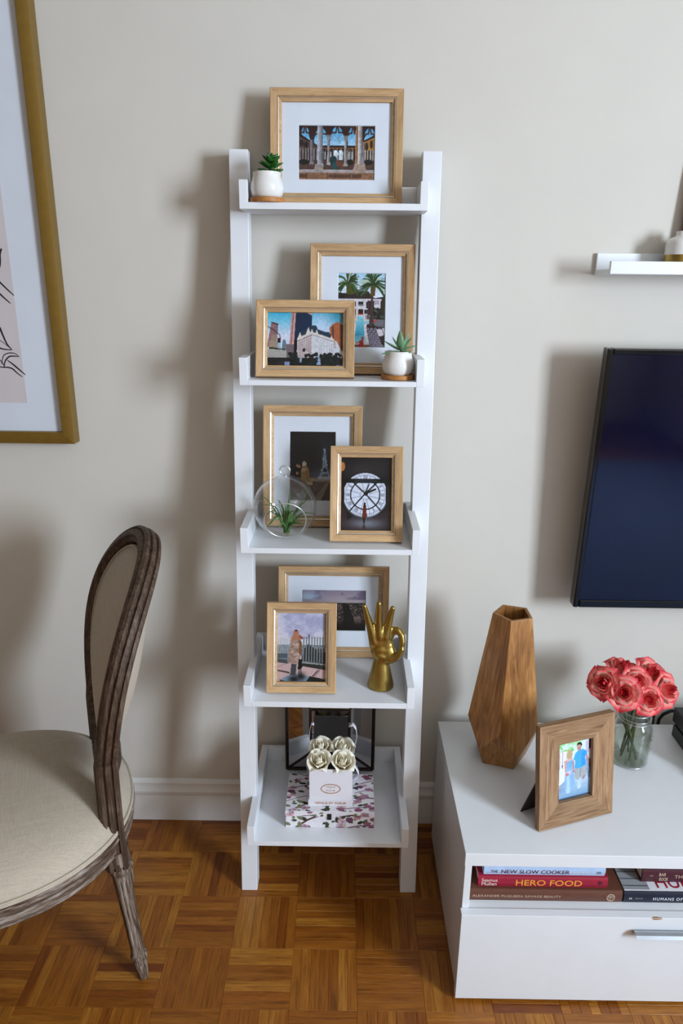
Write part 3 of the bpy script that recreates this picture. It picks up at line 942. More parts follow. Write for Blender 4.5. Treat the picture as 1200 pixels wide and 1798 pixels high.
def ph_terrace():
    c = Canvas(116, 168, (190, 186, 206), 19)
    W, H = 1100., 1555.
    q = lambda x, y: ((x - 45) / W, (y - 85) / H)
    c.grad(0, (196, 196, 220), .4, (206, 200, 212)); c.put(np.clip((c.fbm(3, 6) - .42) * 5, 0, 1) * (c.Y < .42), (160, 158, 190), .75)
    c.rect(*q(45, 690), *q(1145, 830), (214, 214, 222)); c.rect(*q(45, 815), *q(1145, 1150), (104, 114, 124))
    c.put(((c.fbm(60, 70, 2) > .55) & (c.Y > q(0, 830)[1]) & (c.Y < q(0, 1000)[1])).astype(float), (170, 170, 172), .7)
    c.poly([q(640, 900), q(760, 800), q(860, 880), q(950, 960), q(1145, 980), q(1145, 1250), q(600, 1200)], (38, 40, 46)); c.ell(*q(1030, 930), .08, .04, (150, 140, 136))
    c.line([q(750, 590), q(752, 820)], .02, (52, 62, 72)); c.poly([q(700, 840), q(752, 760), q(800, 840)], (40, 52, 66))
    for k in range(7):
        x = 90 + k * 40
        c.line([q(x, 690), q(x + 6, 1120)], .014, (166, 170, 176))
    c.rect(*q(60, 1010), *q(290, 1110), (40, 50, 60), .5)
    for k in range(8):
        x = 635 + k * 59
        c.line([q(x + 6, 650), q(x, 1190)], .026, (122, 128, 130)); c.line([q(x + 28, 900), q(x + 26, 1180)], .02, (22, 22, 26))
    c.line([q(600, 1180), q(1100, 1240)], .025, (128, 132, 132))
    c.poly([q(45, 1120), q(320, 1160), q(320, 1240), q(45, 1200)], (76, 82, 84)); c.poly([q(600, 1210), q(1145, 1260), q(1145, 1390), q(600, 1310)], (46, 48, 44))
    c.poly([q(45, 1205), q(350, 1240), q(1145, 1370), q(1145, 1640), q(45, 1640)], (196, 166, 166))
    c.poly([q(45, 1360), q(340, 1410), q(340, 1450), q(45, 1390)], (84, 62, 62)); c.line([q(60, 1310), q(230, 1245)], .008, (120, 98, 98))
    c.poly([q(960, 1350), q(990, 1350), q(850, 1510), q(820, 1500)], (70, 54, 56)); c.line([q(1000, 1370), q(880, 1510)], .01, (90, 70, 70))
    c.poly([q(120, 1590), q(380, 1450), q(800, 1510), q(680, 1640), q(330, 1640)], (130, 148, 162)); c.poly([q(780, 1500), q(1145, 1570), q(1145, 1640), q(680, 1640)], (26, 20, 24)); c.poly([q(110, 1580), q(300, 1630), q(150, 1640)], (24, 20, 24))
    c.glow(*q(430, 1570), .1, .05, (14, 16, 22), .95); c.glow(*q(590, 1510), .08, .05, (14, 16, 22), .9)
    c.poly([q(370, 1230), q(490, 1230), q(470, 1480), q(350, 1480)], (66, 70, 76)); c.poly([q(530, 1130), q(600, 1120), q(615, 1300), q(580, 1350), q(510, 1350)], (14, 12, 16)); c.line([q(545, 1350), q(545, 1520)], .016, (14, 14, 18)); c.line([q(585, 1350), q(590, 1520)], .016, (16, 14, 18))
    c.poly([q(360, 700), q(560, 680), q(600, 780), q(600, 990), q(540, 1060), q(520, 1250), q(290, 1220), q(310, 990)], (166, 140, 128)); c.poly([q(540, 700), q(590, 740), q(605, 1000), q(540, 1030)], (128, 88, 60)); c.ell(*q(570, 1090), .02, .03, (200, 160, 144))
    m = c.mpoly([q(360, 700), q(540, 690), q(540, 1060), q(520, 1250), q(290, 1220), q(310, 990)])
    c.mottle(m, 16, 30, .45)
    c.ell(*q(470, 560), .052, .05, (176, 112, 90)); c.poly([q(420, 560), q(525, 560), q(600, 690), q(500, 700), q(430, 720), q(345, 750), q(360, 680)], (178, 122, 96)); c.ell(*q(470, 505), .03, .012, (40, 30, 34)); c.poly([q(540, 590), q(625, 655), q(600, 700), q(540, 650)], (150, 76, 62))
    c.grad(q(1085, 0)[0], (190, 180, 200), q(1145, 0)[0], (70, 50, 44), (c.X > q(1085, 0)[0]).astype(float) * (c.Y < .5), 0)
    c.mottle(np.ones((c.h, c.w)), 44, 66, .06)
    return c

def ph_couple():
    c = Canvas(90, 134, (206, 222, 240), 23)
    W, H = 770., 1400.
    # print is seen in perspective in the photo; here laid out straight
    q = lambda x, y: ((x - 60) / W, (y - 200) / H)
    c.grad(0, (214, 240, 232), .5, (226, 232, 244)); c.grad(.55, (214, 224, 240), 1, (120, 160, 196), (c.Y > .55).astype(float))
    for k in range(70):
        c.ell(c.r.uniform(0, .75), c.r.uniform(0, .2), .05, .02, [(150, 214, 120), (190, 232, 190), (210, 240, 226), (120, 190, 90)][k % 4], .7)
    c.rect(*q(60, 460), *q(270, 860), (236, 232, 244)); c.line([q(150, 500), q(150, 860)], .02, (196, 180, 190)); c.line([q(210, 420), q(215, 860)], .015, (180, 150, 130)); c.rect(*q(70, 840), *q(120, 880), (50, 60, 80)); c.rect(*q(195, 760), *q(225, 820), (110, 90, 110))
    c.poly([q(60, 880), q(280, 840), q(260, 1300), q(60, 1300)], (232, 236, 244)); c.poly([q(60, 1280), q(270, 1150), q(280, 1400), q(60, 1440)], (140, 164, 196), .8); c.poly([q(60, 1290), q(170, 1250), q(60, 1340)], (226, 236, 248))
    c.poly([q(700, 330), q(830, 250), q(830, 900), q(700, 700)], (206, 190, 216)); c.poly([q(730, 620), q(830, 540), q(830, 780), q(760, 740)], (226, 230, 240)); c.rect(*q(770, 200), *q(830, 520), (26, 22, 26)); c.poly([q(700, 720), q(830, 760), q(830, 1180), q(760, 1180), q(720, 1000)], (120, 150, 190), .7); c.poly([q(780, 760), q(830, 760), q(830, 1180), q(800, 1100)], (30, 26, 34))
    # woman
    c.ell(*q(360, 530), .075, .058, (206, 176, 140)); c.poly([q(305, 520), q(420, 520), q(410, 660), q(300, 640)], (204, 172, 138)); c.poly([q(260, 680), q(330, 650), q(420, 660), q(440, 700), q(300, 720)], (230, 186, 176)); c.poly([q(250, 680), q(300, 690), q(300, 980), q(265, 980)], (222, 170, 164))
    c.poly([q(300, 720), q(440, 690), q(440, 860), q(300, 880)], (132, 188, 228)); c.poly([q(290, 870), q(445, 850), q(480, 1300), q(410, 1420), q(290, 1450), q(245, 1250)], (150, 190, 232)); c.poly([q(300, 1040), q(370, 1040), q(380, 1440), q(310, 1440)], (184, 212, 244)); c.poly([q(265, 960), q(390, 930), q(390, 1020), q(265, 1040)], (226, 206, 226)); c.ell(*q(310, 1010), .05, .025, (206, 140, 140))
    # man
    c.poly([q(470, 910), q(720, 890), q(740, 1080), q(640, 1180), q(600, 1130), q(540, 1190), q(470, 1120)], (178, 182, 186)); c.poly([q(520, 1180), q(620, 1180), q(610, 1380), q(540, 1400)], (196, 214, 236)); c.line([q(600, 940), q(590, 1120)], .02, (140, 146, 150)); c.poly([q(660, 1120), q(720, 1090), q(680, 1190), q(640, 1190)], (176, 140, 140))
    c.poly([q(480, 560), q(560, 490), q(640, 490), q(730, 560), q(745, 660), q(690, 680), q(715, 880), q(590, 920), q(470, 910), q(480, 720), q(440, 710)], (88, 178, 240)); c.poly([q(620, 560), q(700, 540), q(690, 860), q(610, 900)], (60, 158, 232), .7); c.line([q(720, 660), q(775, 800), q(770, 880)], .045, (190, 146, 150)); c.line([q(440, 740), q(450, 960), q(480, 990)], .045, (196, 150, 152))
    c.ell(*q(560, 420), .065, .055, (206, 160, 150)); c.poly([q(520, 440), q(600, 440), q(600, 510), q(540, 510)], (196, 146, 138)); c.poly([q(505, 380), q(530, 330), q(600, 325), q(625, 390), q(605, 430), q(590, 380)], (40, 26, 24))
    c.rect(0, .955, 1, 1, (66, 94, 122))
    c.mottle(np.ones((c.h, c.w)), 30, 44, .05)
    return c

# ------------------------------------------------------------------ picture frames
def mitred_rails(parent, w, h, rw, prof, mat, name='frame_rail', smooth=25):
    """four mitred mouldings; prof = [(inward, depth)] closed section, depth + towards the back (local +Y)"""
    cx = w / 2
    for (p0, p1, d, inn) in (((-cx, 0), (cx, 0), (1, 0), (0, 1)), ((cx, 0), (cx, h), (0, 1), (-1, 0)), ((cx, h), (-cx, h), (-1, 0), (0, -1)), ((-cx, h), (-cx, 0), (0, -1), (1, 0))):
        L = math.hypot(p1[0] - p0[0], p1[1] - p0[1])
        vs = [(a - L / 2, b, a) for a, b in prof] + [(L / 2 - a, b, a) for a, b in prof]
        k = len(prof)
        fs = [tuple(range(k)), tuple(range(2 * k - 1, k - 1, -1))] + [(i, k + i, k + (i + 1) % k, (i + 1) % k) for i in range(k)]
        ang = math.atan2(d[1], d[0])
        # local x along the rail, local z inwards, local y depth
        MB().add(vs, fs).build(name, mat, parent, smooth=smooth, loc=((p0[0] + p1[0]) / 2, 0, (p0[1] + p1[1]) / 2), rot=(0, -ang, 0))

def ring(parent, w, h, a0, prof, mat, name, smooth=25):
    """continuous rectangular ring, inset a0 from the outside"""
    mb = MB()
    k = len(prof)
    vs = []
    for sx, sz in ((-1, 0), (1, 0), (1, 1), (-1, 1)):
        for a, b in prof:
            x = sx * (w / 2 - a0 - a)
            z = (a0 + a) if sz == 0 else h - a0 - a
            vs.append((x, b, z))
    fs = [(c * k + i, ((c + 1) % 4) * k + i, ((c + 1) % 4) * k + (i + 1) % k, c * k + (i + 1) % k) for c in range(4) for i in range(k)]
    return mb.add(vs, fs).build(name, mat, parent, smooth=smooth)

def oak_frame(label, w, h, canvas, rect, x, y0, zs, lean, strut=.09, group='oak picture frames on the ladder shelf'):
    t = rad(lean)
    th = .017
    f = thing('framed_photo', label, 'picture frame', (x, y0, zs + th * math.sin(t) + .0002), (-t, 0, 0), group)
    mitred_rails(f, w, h, .0145, [(0, .0), (.0012, -.0008), (.0142, .0012), (.0142, .017), (0, .017)], M['oak'])
    ring(f, w, h, .0142, [(0, .0022), (.0016, .0005), (.0036, .0016), (.0036, .008), (0, .008)], M['bead'], 'inner_bead')
    ring(f, w, h, .0178, [(0, .003), (.0052, .0056), (.0052, .0125), (0, .0125)], M['oak'], 'inner_lip')
    b = .0225
    iw, ih = w - 2 * b, h - 2 * b
    MB().box(-iw / 2, iw / 2, .0085, .0095, b, b + ih).build('glass_pane', M['pane'], f)
    MB().box(-w / 2 + .016, w / 2 - .016, .0150, .0165, .016, h - .016).build('back_panel', M['backing'], f)
    if rect:
        u0, u1, v0, v1 = rect
        x0, x1, z1, z0 = -w / 2 + u0 * w, -w / 2 + u1 * w, h * (1 - v0), h * (1 - v1)
        m = MB()
        Y0, Y1, e = .0105, .0122, .001
        X0, X1, Z0, Z1 = -w / 2 + .018, w / 2 - .018, .018, h - .018
        # mat board with a bevelled window
        o_ = [(X0, Z0), (X1, Z0), (X1, Z1), (X0, Z1)]
        i_ = [(x0 - e, z0 - e), (x1 + e, z0 - e), (x1 + e, z1 + e), (x0 - e, z1 + e)]
        j_ = [(x0, z0), (x1, z0), (x1, z1), (x0, z1)]
        vs = [(a, Y0, b_) for a, b_ in o_] + [(a, Y0, b_) for a, b_ in i_] + [(a, Y1, b_) for a, b_ in j_] + [(a, Y1, b_) for a, b_ in o_]
        fs = [(k_ * 4 + i, k_ * 4 + (i + 1) % 4, k_ * 4 + 4 + (i + 1) % 4, k_ * 4 + 4 + i) for k_ in range(3) for i in range(4)] + [(12 + i, 12 + (i + 1) % 4, (i + 1) % 4, i) for i in range(4)]
        m.add(vs, fs).build('mat_board', M['mat'], f)
        po = link('photo', print_mesh('photo', canvas, x1 - x0 + .002, z1 - z0 + .002), f, loc=(x0 - .001, .0127, z0 - .001))
    else:
        po = link('photo', print_mesh('photo', canvas, iw + .003, ih + .003), f, loc=(-iw / 2 - .0015, .0118, b - .0015))
    if strut:
        # easel strut hinged high on the back, its foot on the shelf
        L = h * .62
        zt = h * .66
        fy = strut
        m = MB()
        # foot point in local coords lies on shelf plane: world z = zs
        fz = (-.0 - th * math.sin(t) + fy * math.sin(t)) / math.cos(t)
        m.add([(-.022, .0165, zt), (.022, .0165, zt), (.03, fy, fz + .001), (-.03, fy, fz + .001), (-.022, .0195, zt), (.022, .0195, zt), (.03, fy + .003, fz + .001), (-.03, fy + .003, fz + .001)],
              [(0, 1, 2, 3), (7, 6, 5, 4), (0, 4, 5, 1), (1, 5, 6, 2), (2, 6, 7, 3), (3, 7, 4, 0)]).build('easel_strut', M['backing'], f)
    return f

oak_frame('large oak frame with a stone cloister photo on the top shelf', .2640, .2165, ph_cloister(), (.215, .787, .30, .765), -.0262, -.085, S1, 8.5, strut=0)
oak_frame('tall oak frame with a palm trees and pool photo, second shelf', .2175, .2650, ph_pool(), (.270, .722, .215, .785), .0300, -.120, S2, 12, strut=0)
oak_frame('small oak frame with a city hotel photo, second shelf front', .1985, .1530, ph_city(), None, -.0845, -.190, S2, 16, strut=.05)
oak_frame('tall oak frame with a night tower photo behind the glass globe', .2167, .2655, ph_tower(), (.270, .730, .215, .785), -.0730, -.1448, S3, 12, strut=.04)
oak_frame('small oak frame with a great clock window photo, third shelf', .1515, .1985, ph_clock(), None, .0441, -.242, S3, 17, strut=.08)
oak_frame('large oak frame with a cloudy skyline photo behind the brass hand', .2630, .2200, ph_skyline(), (.213, .790, .27, .715), -.0245, -.1156, S4, 11, strut=.035)
oak_frame('small oak frame with a photo of a woman on a terrace', .1520, .1975, ph_terrace(), None, -.0912, -.277, S4, 16, strut=.08)

# ------------------------------------------------------------------ big gold framed botanical print on the wall
ax0, ax1, az0, az1 = -1.36, -.624, 1.066, 2.10
art = thing('framed_art', 'large gold framed ink drawing of leaves hung on the wall', 'framed art', ((ax0 + ax1) / 2, -.001, az0))
aw, ah = ax1 - ax0, az1 - az0
AD = .032
mitred_rails(art, aw, ah, .026, [(0, -AD), (.0015, -AD - .0005), (.0255, -AD), (.0265, -AD + .001), (.0265, -.004), (0, 0)], M['gold'])
MB().box(-aw / 2 + .02, aw / 2 - .02, -.018, -.008, .02, ah - .02).build('mat_board', M['mat'], art)
M['blush'] = paint('blush_art_paper', S(214, 204, 206), .9, .02, 5, spec=.1)
px1 = -.7275 - (ax0 + ax1) / 2
MB().box(-px1 - .005, px1, -.0184, -.018, 1.157 - az0, ah - .09).build('art_paper', M['blush'], art)
M['ink'] = paint('black_ink', S(18, 14, 16), .7, .1, 100)
def ink(pts, w0=.0022):
    """strokes in world x,z on the paper"""
    m = MB()
    P = [Vector((a - (ax0 + ax1) / 2, -.0188, b - az0)) for a, b in pts]
    # smooth
    Q = []
    n = len(P)
    for i in range(n - 1):
        p0, p1, p2, p3 = P[max(i - 1, 0)], P[i], P[i + 1], P[min(i + 2, n - 1)]
        for s in range(6):
            t = s / 6
            Q.append(.5 * ((2 * p1) + (p2 - p0) * t + (2 * p0 - 5 * p1 + 4 * p2 - p3) * t * t + (3 * p1 - p0 - 3 * p2 + p3) * t ** 3))
    Q.append(P[-1])
    vs, fs = [], []
    for i, p in enumerate(Q):
        d = (Q[min(i + 1, len(Q) - 1)] - Q[max(i - 1, 0)]).normalized()
        nn = Vector((-d.z, 0, d.x))
        w_ = w0 * (.45 + .55 * math.sin(PI * min(1, max(0, i / (len(Q) - 1)))))
        for a, yy in ((w_ / 2, 0), (-w_ / 2, 0), (-w_ / 2, .0006), (w_ / 2, .0006)):
            vs.append(p + nn * a + Vector((0, yy, 0)))
    for i in range(len(Q) - 1):
        for j in range(4):
            fs.append((i * 4 + j, i * 4 + (j + 1) % 4, i * 4 + 4 + (j + 1) % 4, i * 4 + 4 + j))
    m.add(vs, fs).build('ink_stroke', M['ink'], art)
ink([(-.7420, 1.487), (-.748, 1.475), (-.7508, 1.455), (-.760, 1.430)], .006)
ink([(-.80, 1.455), (-.765, 1.428), (-.745, 1.408), (-.7278, 1.391)], .0034)
ink([(-.81, 1.445), (-.772, 1.409), (-.752, 1.388), (-.7375, 1.3745)], .0034)
ink([(-.775, 1.419), (-.762, 1.409), (-.758, 1.404), (-.765, 1.404), (-.776, 1.412)], .0022)
ink([(-.82, 1.350), (-.79, 1.345), (-.771, 1.328), (-.764, 1.308), (-.757, 1.288), (-.7475, 1.2755)], .0038)
ink([(-.82, 1.312), (-.79, 1.292), (-.772, 1.278), (-.7475, 1.2748)], .0034)
ink([(-.82, 1.33), (-.785, 1.305), (-.765, 1.291), (-.750, 1.2775)], .0014)
ink([(-.775, 1.243), (-.768, 1.262), (-.755, 1.268), (-.742, 1.267), (-.7335, 1.2605)], .0022)
ink([(-.770, 1.236), (-.766, 1.250), (-.756, 1.260), (-.746, 1.2615), (-.7335, 1.2605)], .003)
ink([(-.761, 1.2525), (-.750, 1.244), (-.738, 1.233), (-.7245, 1.2205)], .0034)
ink([(-.80, 1.246), (-.779, 1.2375), (-.762, 1.2365), (-.752, 1.2335), (-.742, 1.224), (-.7315, 1.2155)], .0030)
ink([(-.785, 1.262), (-.773, 1.247), (-.769, 1.238)], .002)
ink([(-.86, 1.46), (-.83, 1.44), (-.80, 1.40), (-.78, 1.36)], .003)
ink([(-.90, 1.60), (-.85, 1.56), (-.82, 1.50), (-.80, 1.455)], .003)
ink([(-.95, 1.30), (-.88, 1.28), (-.82, 1.25), (-.78, 1.24)], .003)
MB().box(-aw / 2 + .024, aw / 2 - .024, -.023, -.0205, .024, ah - .024).build('glass_pane', M['pane'], art)

# ------------------------------------------------------------------ succulents
M['succ_dark'] = paint('jade_leaf', S(34, 86, 26), .3, .25, 120, spec=.5)
M['succ_pale'] = paint('grey_green_leaf', S(104, 142, 104), .45, .2, 90)
def leaf_mesh(name, L, W, T, mat, curl=.15, tip=1.6, nu=6, nv=8):
    """fleshy leaf along +X, up +Z"""
    def fn(u, v):
        a = 2 * PI * u
        s = v
        prof = max(.02, (math.sin(PI * min(1, s ** .75 * .97 + .03)) ** .7) * (1 - .25 * s))
        x = L * s
        y = W * prof * math.cos(a)
        z = T * prof * math.sin(a) + curl * L * s * s
        return (x, y, z)
    return MB().grid(fn, 10, nv).mesh(name, mat, 60)
def pot(label, loc, zs, mat_leaf, leaves, group=None, flip=1):
    sau = tag(MB().lathe([(.030, 0), (.0335, .001), (.034, .003), (.034, .0085), (.0325, .0095), (.027, .0095), (.0265, .0075), (0.001, .0075)], 40).build('bamboo_saucer', M['bamboo'], smooth=35, loc=(loc[0], loc[1], zs + .0002)),
              'round bamboo saucer under the ' + label, 'saucer', 'bamboo saucers')
    p = thing('potted_succulent', label[0:] + '', 'plant', (loc[0], loc[1], zs + .0078), group='potted succulents')
    prof = [(.020, 0), (.0255, .0008), (.0305, .008), (.0325, .017), (.0318, .026), (.0288, .035), (.0270, .041), (.0272, .0455), (.0276, .0475), (.0268, .0480), (.0255, .0475), (.0252, .042), (.027, .032), (.028, .022), (.0265, .01), (.02, .004)]
    MB().lathe(prof, 48).build('pot', M['ceramic'], p, smooth=60)
    MB().lathe([(.0252, .0385), (.0253, .0425), (.012, .0435), (.0005, .0440)], 28).build('soil', M['soil'], p, smooth=60)
    for (L, W, T, az, el, z, dx, dy, cu) in leaves:
        me = leaf_mesh('leaf', L, W, T, mat_leaf, cu)
        link('leaf', me, p, loc=(dx, dy, z), rot=(0, -rad(el), rad(az)))
    return p
# upper pot: dark jade leaves in opposite pairs, leaning right
lv = []
for k, (z, s) in enumerate(((.046, 1.0), (.055, 1.0), (.064, .85), (.070, .6))):
    for az in (200, 160, 350, 20, 285):
        lv.append((.027 * s, .0085 * s, .0040, az + 25 * k, 18 + k * 8, z, .008 + .001 * k, -.004, -.05))
lv.append((.030, .0018, .0018, 0, 88, .043, .0085, -.004, 0))
pot('white potted succulent with dark jade leaves on the top shelf', (-.1605, -.1175), S1, M['succ_dark'], lv)
lv = [(.040, .0075, .0030, 185, 25, .050, .004, 0, .05), (.046, .0080, .0032, 200, 4, .0455, .006, -.006, -.12), (.030, .0060, .0026, 170, 48, .052, .004, 0, .1),
      (.038, .0085, .0034, 250, 72, .052, .004, -.002, .1), (.036, .0080, .0030, 330, 62, .052, .006, 0, .05), (.032, .0080, .003, 20, 40, .052, .006, 0, .1), (.030, .0060, .0026, 0, 14, .052, .008, -.002, 0),
      (.024, .007, .003, 320, 5, .047, .008, -.006, -.1), (.022, .007, .003, 270, 30, .05, .004, -.004, -.1), (.022, .0065, .003, 110, 50, .05, .004, .004, .1), (.026, .003, .003, 0, 86, .042, .005, -.001, 0)]
pot('white potted succulent with grey-green leaves on the second shelf', (.1035, -.1680), S2, M['succ_pale'], lv)

# ------------------------------------------------------------------ hanging glass globe with an air plant
GC, GR = Vector((-.1262, -.2000, S3 + .0672)), .0668
gl = thing('glass_globe', 'clear hanging glass globe with a round opening and loop', 'terrarium', (GC.x, GC.y, S3 + .0002))
def globe_mesh():
    # spherical shell about the opening axis; opening faces the camera, a little low
    ax = Vector((.07, -.92, -.30)).normalized()
    u = ax.cross(Vector((0, 0, 1))).normalized()
    w = u.cross(ax)
    th0 = math.asin(.043 / GR)
    prof = []
    nn = 30
    for i in range(nn + 1):
        t = th0 + (PI - th0 - .001) * i / nn
        prof.append((GR * math.sin(t), GR * math.cos(t)))
    inner = [(r * .972, z * .972) for r, z in reversed(prof)]
    lip = [(inner[-1][0] - .0006, inner[-1][1] + .0012), (prof[0][0] - .0004, prof[0][1] + .0016)]
    full = prof + inner + lip
    n = 64
    vs, fs = [], []
    for r, z in full:
        for k in range(n):
            a = 2 * PI * k / n
            p = ax * z + (u * math.cos(a) + w * math.sin(a)) * r
            if p.z < -.0655:
                p.z = -.0655 + (p.z + .0655) * .15
            vs.append(p + Vector((0, 0, GR)))
    m = len(full)
    for j in range(m):
        j2 = (j + 1) % m
        for k in range(n):
            fs.append((j * n + k, j * n + (k + 1) % n, j2 * n + (k + 1) % n, j2 * n + k))
    return MB().add(vs, fs).build('globe_shell', M['globe'], gl, smooth=50)
globe_mesh()
def lip_ring():
    ax = Vector((.07, -.92, -.30)).normalized()
    u = ax.cross(Vector((0, 0, 1))).normalized(); w = u.cross(ax)
    c = Vector((0, 0, GR)) + ax * math.sqrt(GR * GR - .043 ** 2)
    MB().tube([c + (u * math.cos(a) + w * math.sin(a)) * .0427 for a in np.linspace(0, 2 * PI, 49)[:-1]], .0013, 8, closed=True).build('opening_rim', M['rimglass'], gl, smooth=60)
lip_ring()
lp = [(.0105 * math.sin(a) + (0 if a < 5.6 else .001), 0, 2 * GR + .0115 - .0095 * math.cos(a)) for a in np.linspace(.15, 2 * PI - .15, 30)]
MB().tube([(.001, 0, 2 * GR - .002)] + lp, [.0034] + [.0018] * 30, 8).build('hanging_loop', M['rimglass'], gl, smooth=60)
M['airleaf'] = paint('air_plant_leaf', S(70, 104, 52), .45, .3, 80)
ap = thing('air_plant', 'spiky green air plant inside the glass globe', 'plant', (GC.x + .002, GC.y, S3 + .006))
ap.scale = (1.14, 1.1, 1.1)
ra = random.Random(5)
def blade(path, w0, mat, parent, name='leaf'):
    m = MB()
    P = [Vector(p) for p in path]
    Q = []
    n = len(P)
    for i in range(n - 1):
        p0, p1, p2, p3 = P[max(i - 1, 0)], P[i], P[i + 1], P[min(i + 2, n - 1)]
        for s in range(5):
            t = s / 5
            Q.append(.5 * ((2 * p1) + (p2 - p0) * t + (2 * p0 - 5 * p1 + 4 * p2 - p3) * t * t + (3 * p1 - p0 - 3 * p2 + p3) * t ** 3))
    Q.append(P[-1])
    rs = [w0 * (1 - (i / (len(Q) - 1))) ** .7 + .0003 for i in range(len(Q))]
    m.tube(Q, rs, 6, flat=.35)
    return m.build(name, mat, parent, smooth=60)
for (az, r1, h1, r2, h2, w) in ((200, .02, .055, .050, .062, .0060), (160, .03, .055, .050, .074, .0060), (230, .022, .040, .050, .024, .0052), (20, .018, .045, .046, .070, .0064), (330, .015, .038, .040, .062, .0068),
                                (290, .012, .045, .022, .068, .0060), (80, .012, .04, .034, .080, .0055), (5, .028, .040, .054, .040, .0060), (255, .02, .028, .046, .022, .0050), (180, .015, .035, .036, .048, .0060),
                                (310, .022, .028, .048, .030, .0060), (115, .02, .03, .04, .055, .0055), (350, .026, .060, .048, .098, .0058), (270, .006, .03, .004, .060, .0062), (215, .024, .050, .052, .040, .0050), (300, .02, .05, .044, .052, .005), (30, .03, .03, .052, .028, .005), (245, .01, .05, .03, .075, .005)):
    a = rad(az)
    cx_, sy_ = math.cos(a), math.sin(a)
    blade([(0, 0, .002), (cx_ * .006, sy_ * .006, .014), (cx_ * r1, sy_ * r1, h1), (cx_ * r2, sy_ * r2 * .75, h2)], w, M['airleaf'], ap)
M['root'] = paint('dry_root', S(168, 158, 130), .8, .1, 90)
for k in range(5):
    a = ra.uniform(0, 2 * PI)
    blade([(0, 0, .004), (math.cos(a) * .012, math.sin(a) * .012, .003), (math.cos(a + .5) * .024, math.sin(a + .5) * .02, .002)], .0012, M['root'], ap, 'root')

# ------------------------------------------------------------------ brass hand (ring of thumb and forefinger)
hand = thing('hand_statue', 'shiny gold hand statue making an OK sign on the fourth shelf', 'statue', (.0850, -.2330, S4 + .0002))
def hl(x, z, y=0.0):
    return Vector((x - .0850, y, z - S4))
def round_cone(mb, a, b, ra_, rb):
    n = 10
    L = (b - a).length
    k = max(2, int(L / .0025))
    mb.tube([a.lerp(b, i / k) for i in range(k + 1)], [ra_ + (rb - ra_) * i / k for i in range(k + 1)], n)
def ball(mb, c, r, sx=1, sy=1, sz=1):
    prof = [(max(1e-4, r * math.sin(t)), -r * math.cos(t)) for t in np.linspace(.02, PI - .02, 10)]
    k = len(mb.v)
    mb.lathe(prof, 12)
    for i in range(k, len(mb.v)):
        v = mb.v[i]
        mb.v[i] = (v[0] * sx + c.x, v[1] * sy + c.y, v[2] * sz + c.z)
hm = MB()
def chain(pts, rs):
    for i in range(len(pts) - 1):
        round_cone(hm, pts[i], pts[i + 1], rs[i], rs[i + 1])
    for p, r in zip(pts, rs):
        ball(hm, p, r * 1.0)
hm.lathe([(.0005, 0), (.0295, 0), (.0300, .002), (.0285, .010), (.0245, .028), (.0205, .048), (.0175, .062), (.0165, .072), (.0180, .082), (.0005, .086)], 40, (-.0005, 0, 0))
# palm
for p, r, sx, sy, sz in ((hl(.0865, .640), .0190, 1.05, .75, 1), (hl(.0830, .655), .0225, 1.05, .62, 1.0), (hl(.0790, .672), .0225, 1.05, .52, 1), (hl(.0890, .676), .0210, 1, .50, 1), (hl(.0680, .672), .0120, .95, .7, 1.6),
                         (hl(.0740, .686), .0150, 1.05, .66, 1.3), (hl(.0870, .688), .0150, 1.1, .64, 1.3), (hl(.0970, .688), .0120, 1, .7, 1.2), (hl(.1000, .652, -.003), .0145, 1.2, .85, 1.1), (hl(.0960, .664, -.001), .0150, 1.1, .7, 1.2)):
    ball(hm, p, r, sx, sy, sz)
chain([hl(.0680, .676), hl(.0620, .700), hl(.0555, .722, -.002), hl(.0493, .7455, -.004), hl(.0443, .7640, -.006)], [0.0125, 0.0105, 0.0087, 0.0071, 0.0055])
chain([hl(.0800, .690), hl(.0772, .710), hl(.0757, .734, -.002), hl(.0760, .755, -.004), hl(.0755, .7705, -.006)], [0.0125, 0.0103, 0.0087, 0.0075, 0.0060])
chain([hl(.0925, .690), hl(.0962, .710), hl(.0992, .729, -.001), hl(.1025, .745, -.002), hl(.1055, .7590, -.004)], [0.0120, 0.0098, 0.0084, 0.0074, 0.0060])
chain([hl(.1000, .688, .004), hl(.1090, .7030, .002), hl(.1190, .7055, -.003), hl(.1268, .6960, -.009), hl(.1290, .6810, -.013), hl(.1255, .6660, -.015)], [0.0114, 0.0093, 0.0082, 0.0075, 0.0068, 0.0057])
chain([hl(.0940, .640, -.004), hl(.1040, .6410, -.010), hl(.1160, .6470, -.014), hl(.1245, .6580, -.017), hl(.1280, .6670, -.018)], [0.0148, 0.0120, 0.0093, 0.0075, 0.0057])
ho = hm.build('hand_body', M['brass'], hand)
rm = ho.modifiers.new('fuse', 'REMESH')
rm.mode = 'VOXEL'
rm.voxel_size = .00115
rm.use_smooth_shade = True
sm = ho.modifiers.new('smooth', 'SMOOTH')
sm.factor, sm.iterations = .5, 38
# small nails on the raised fingers
for (a, b) in ((hl(.0443, .7640, -.0075), 18), (hl(.0755, .7705, -.008), 0), (hl(.1055, .7590, -.006), -18)):
    m = MB(); ball(m, Vector((0, 0, 0)), .0030, .9, .45, 1.4)
    m.build('fingernail', M['brass'], hand, smooth=60, loc=tuple(a + Vector((0, -.0018, -.003))), rot=(0, rad(-b), 0))

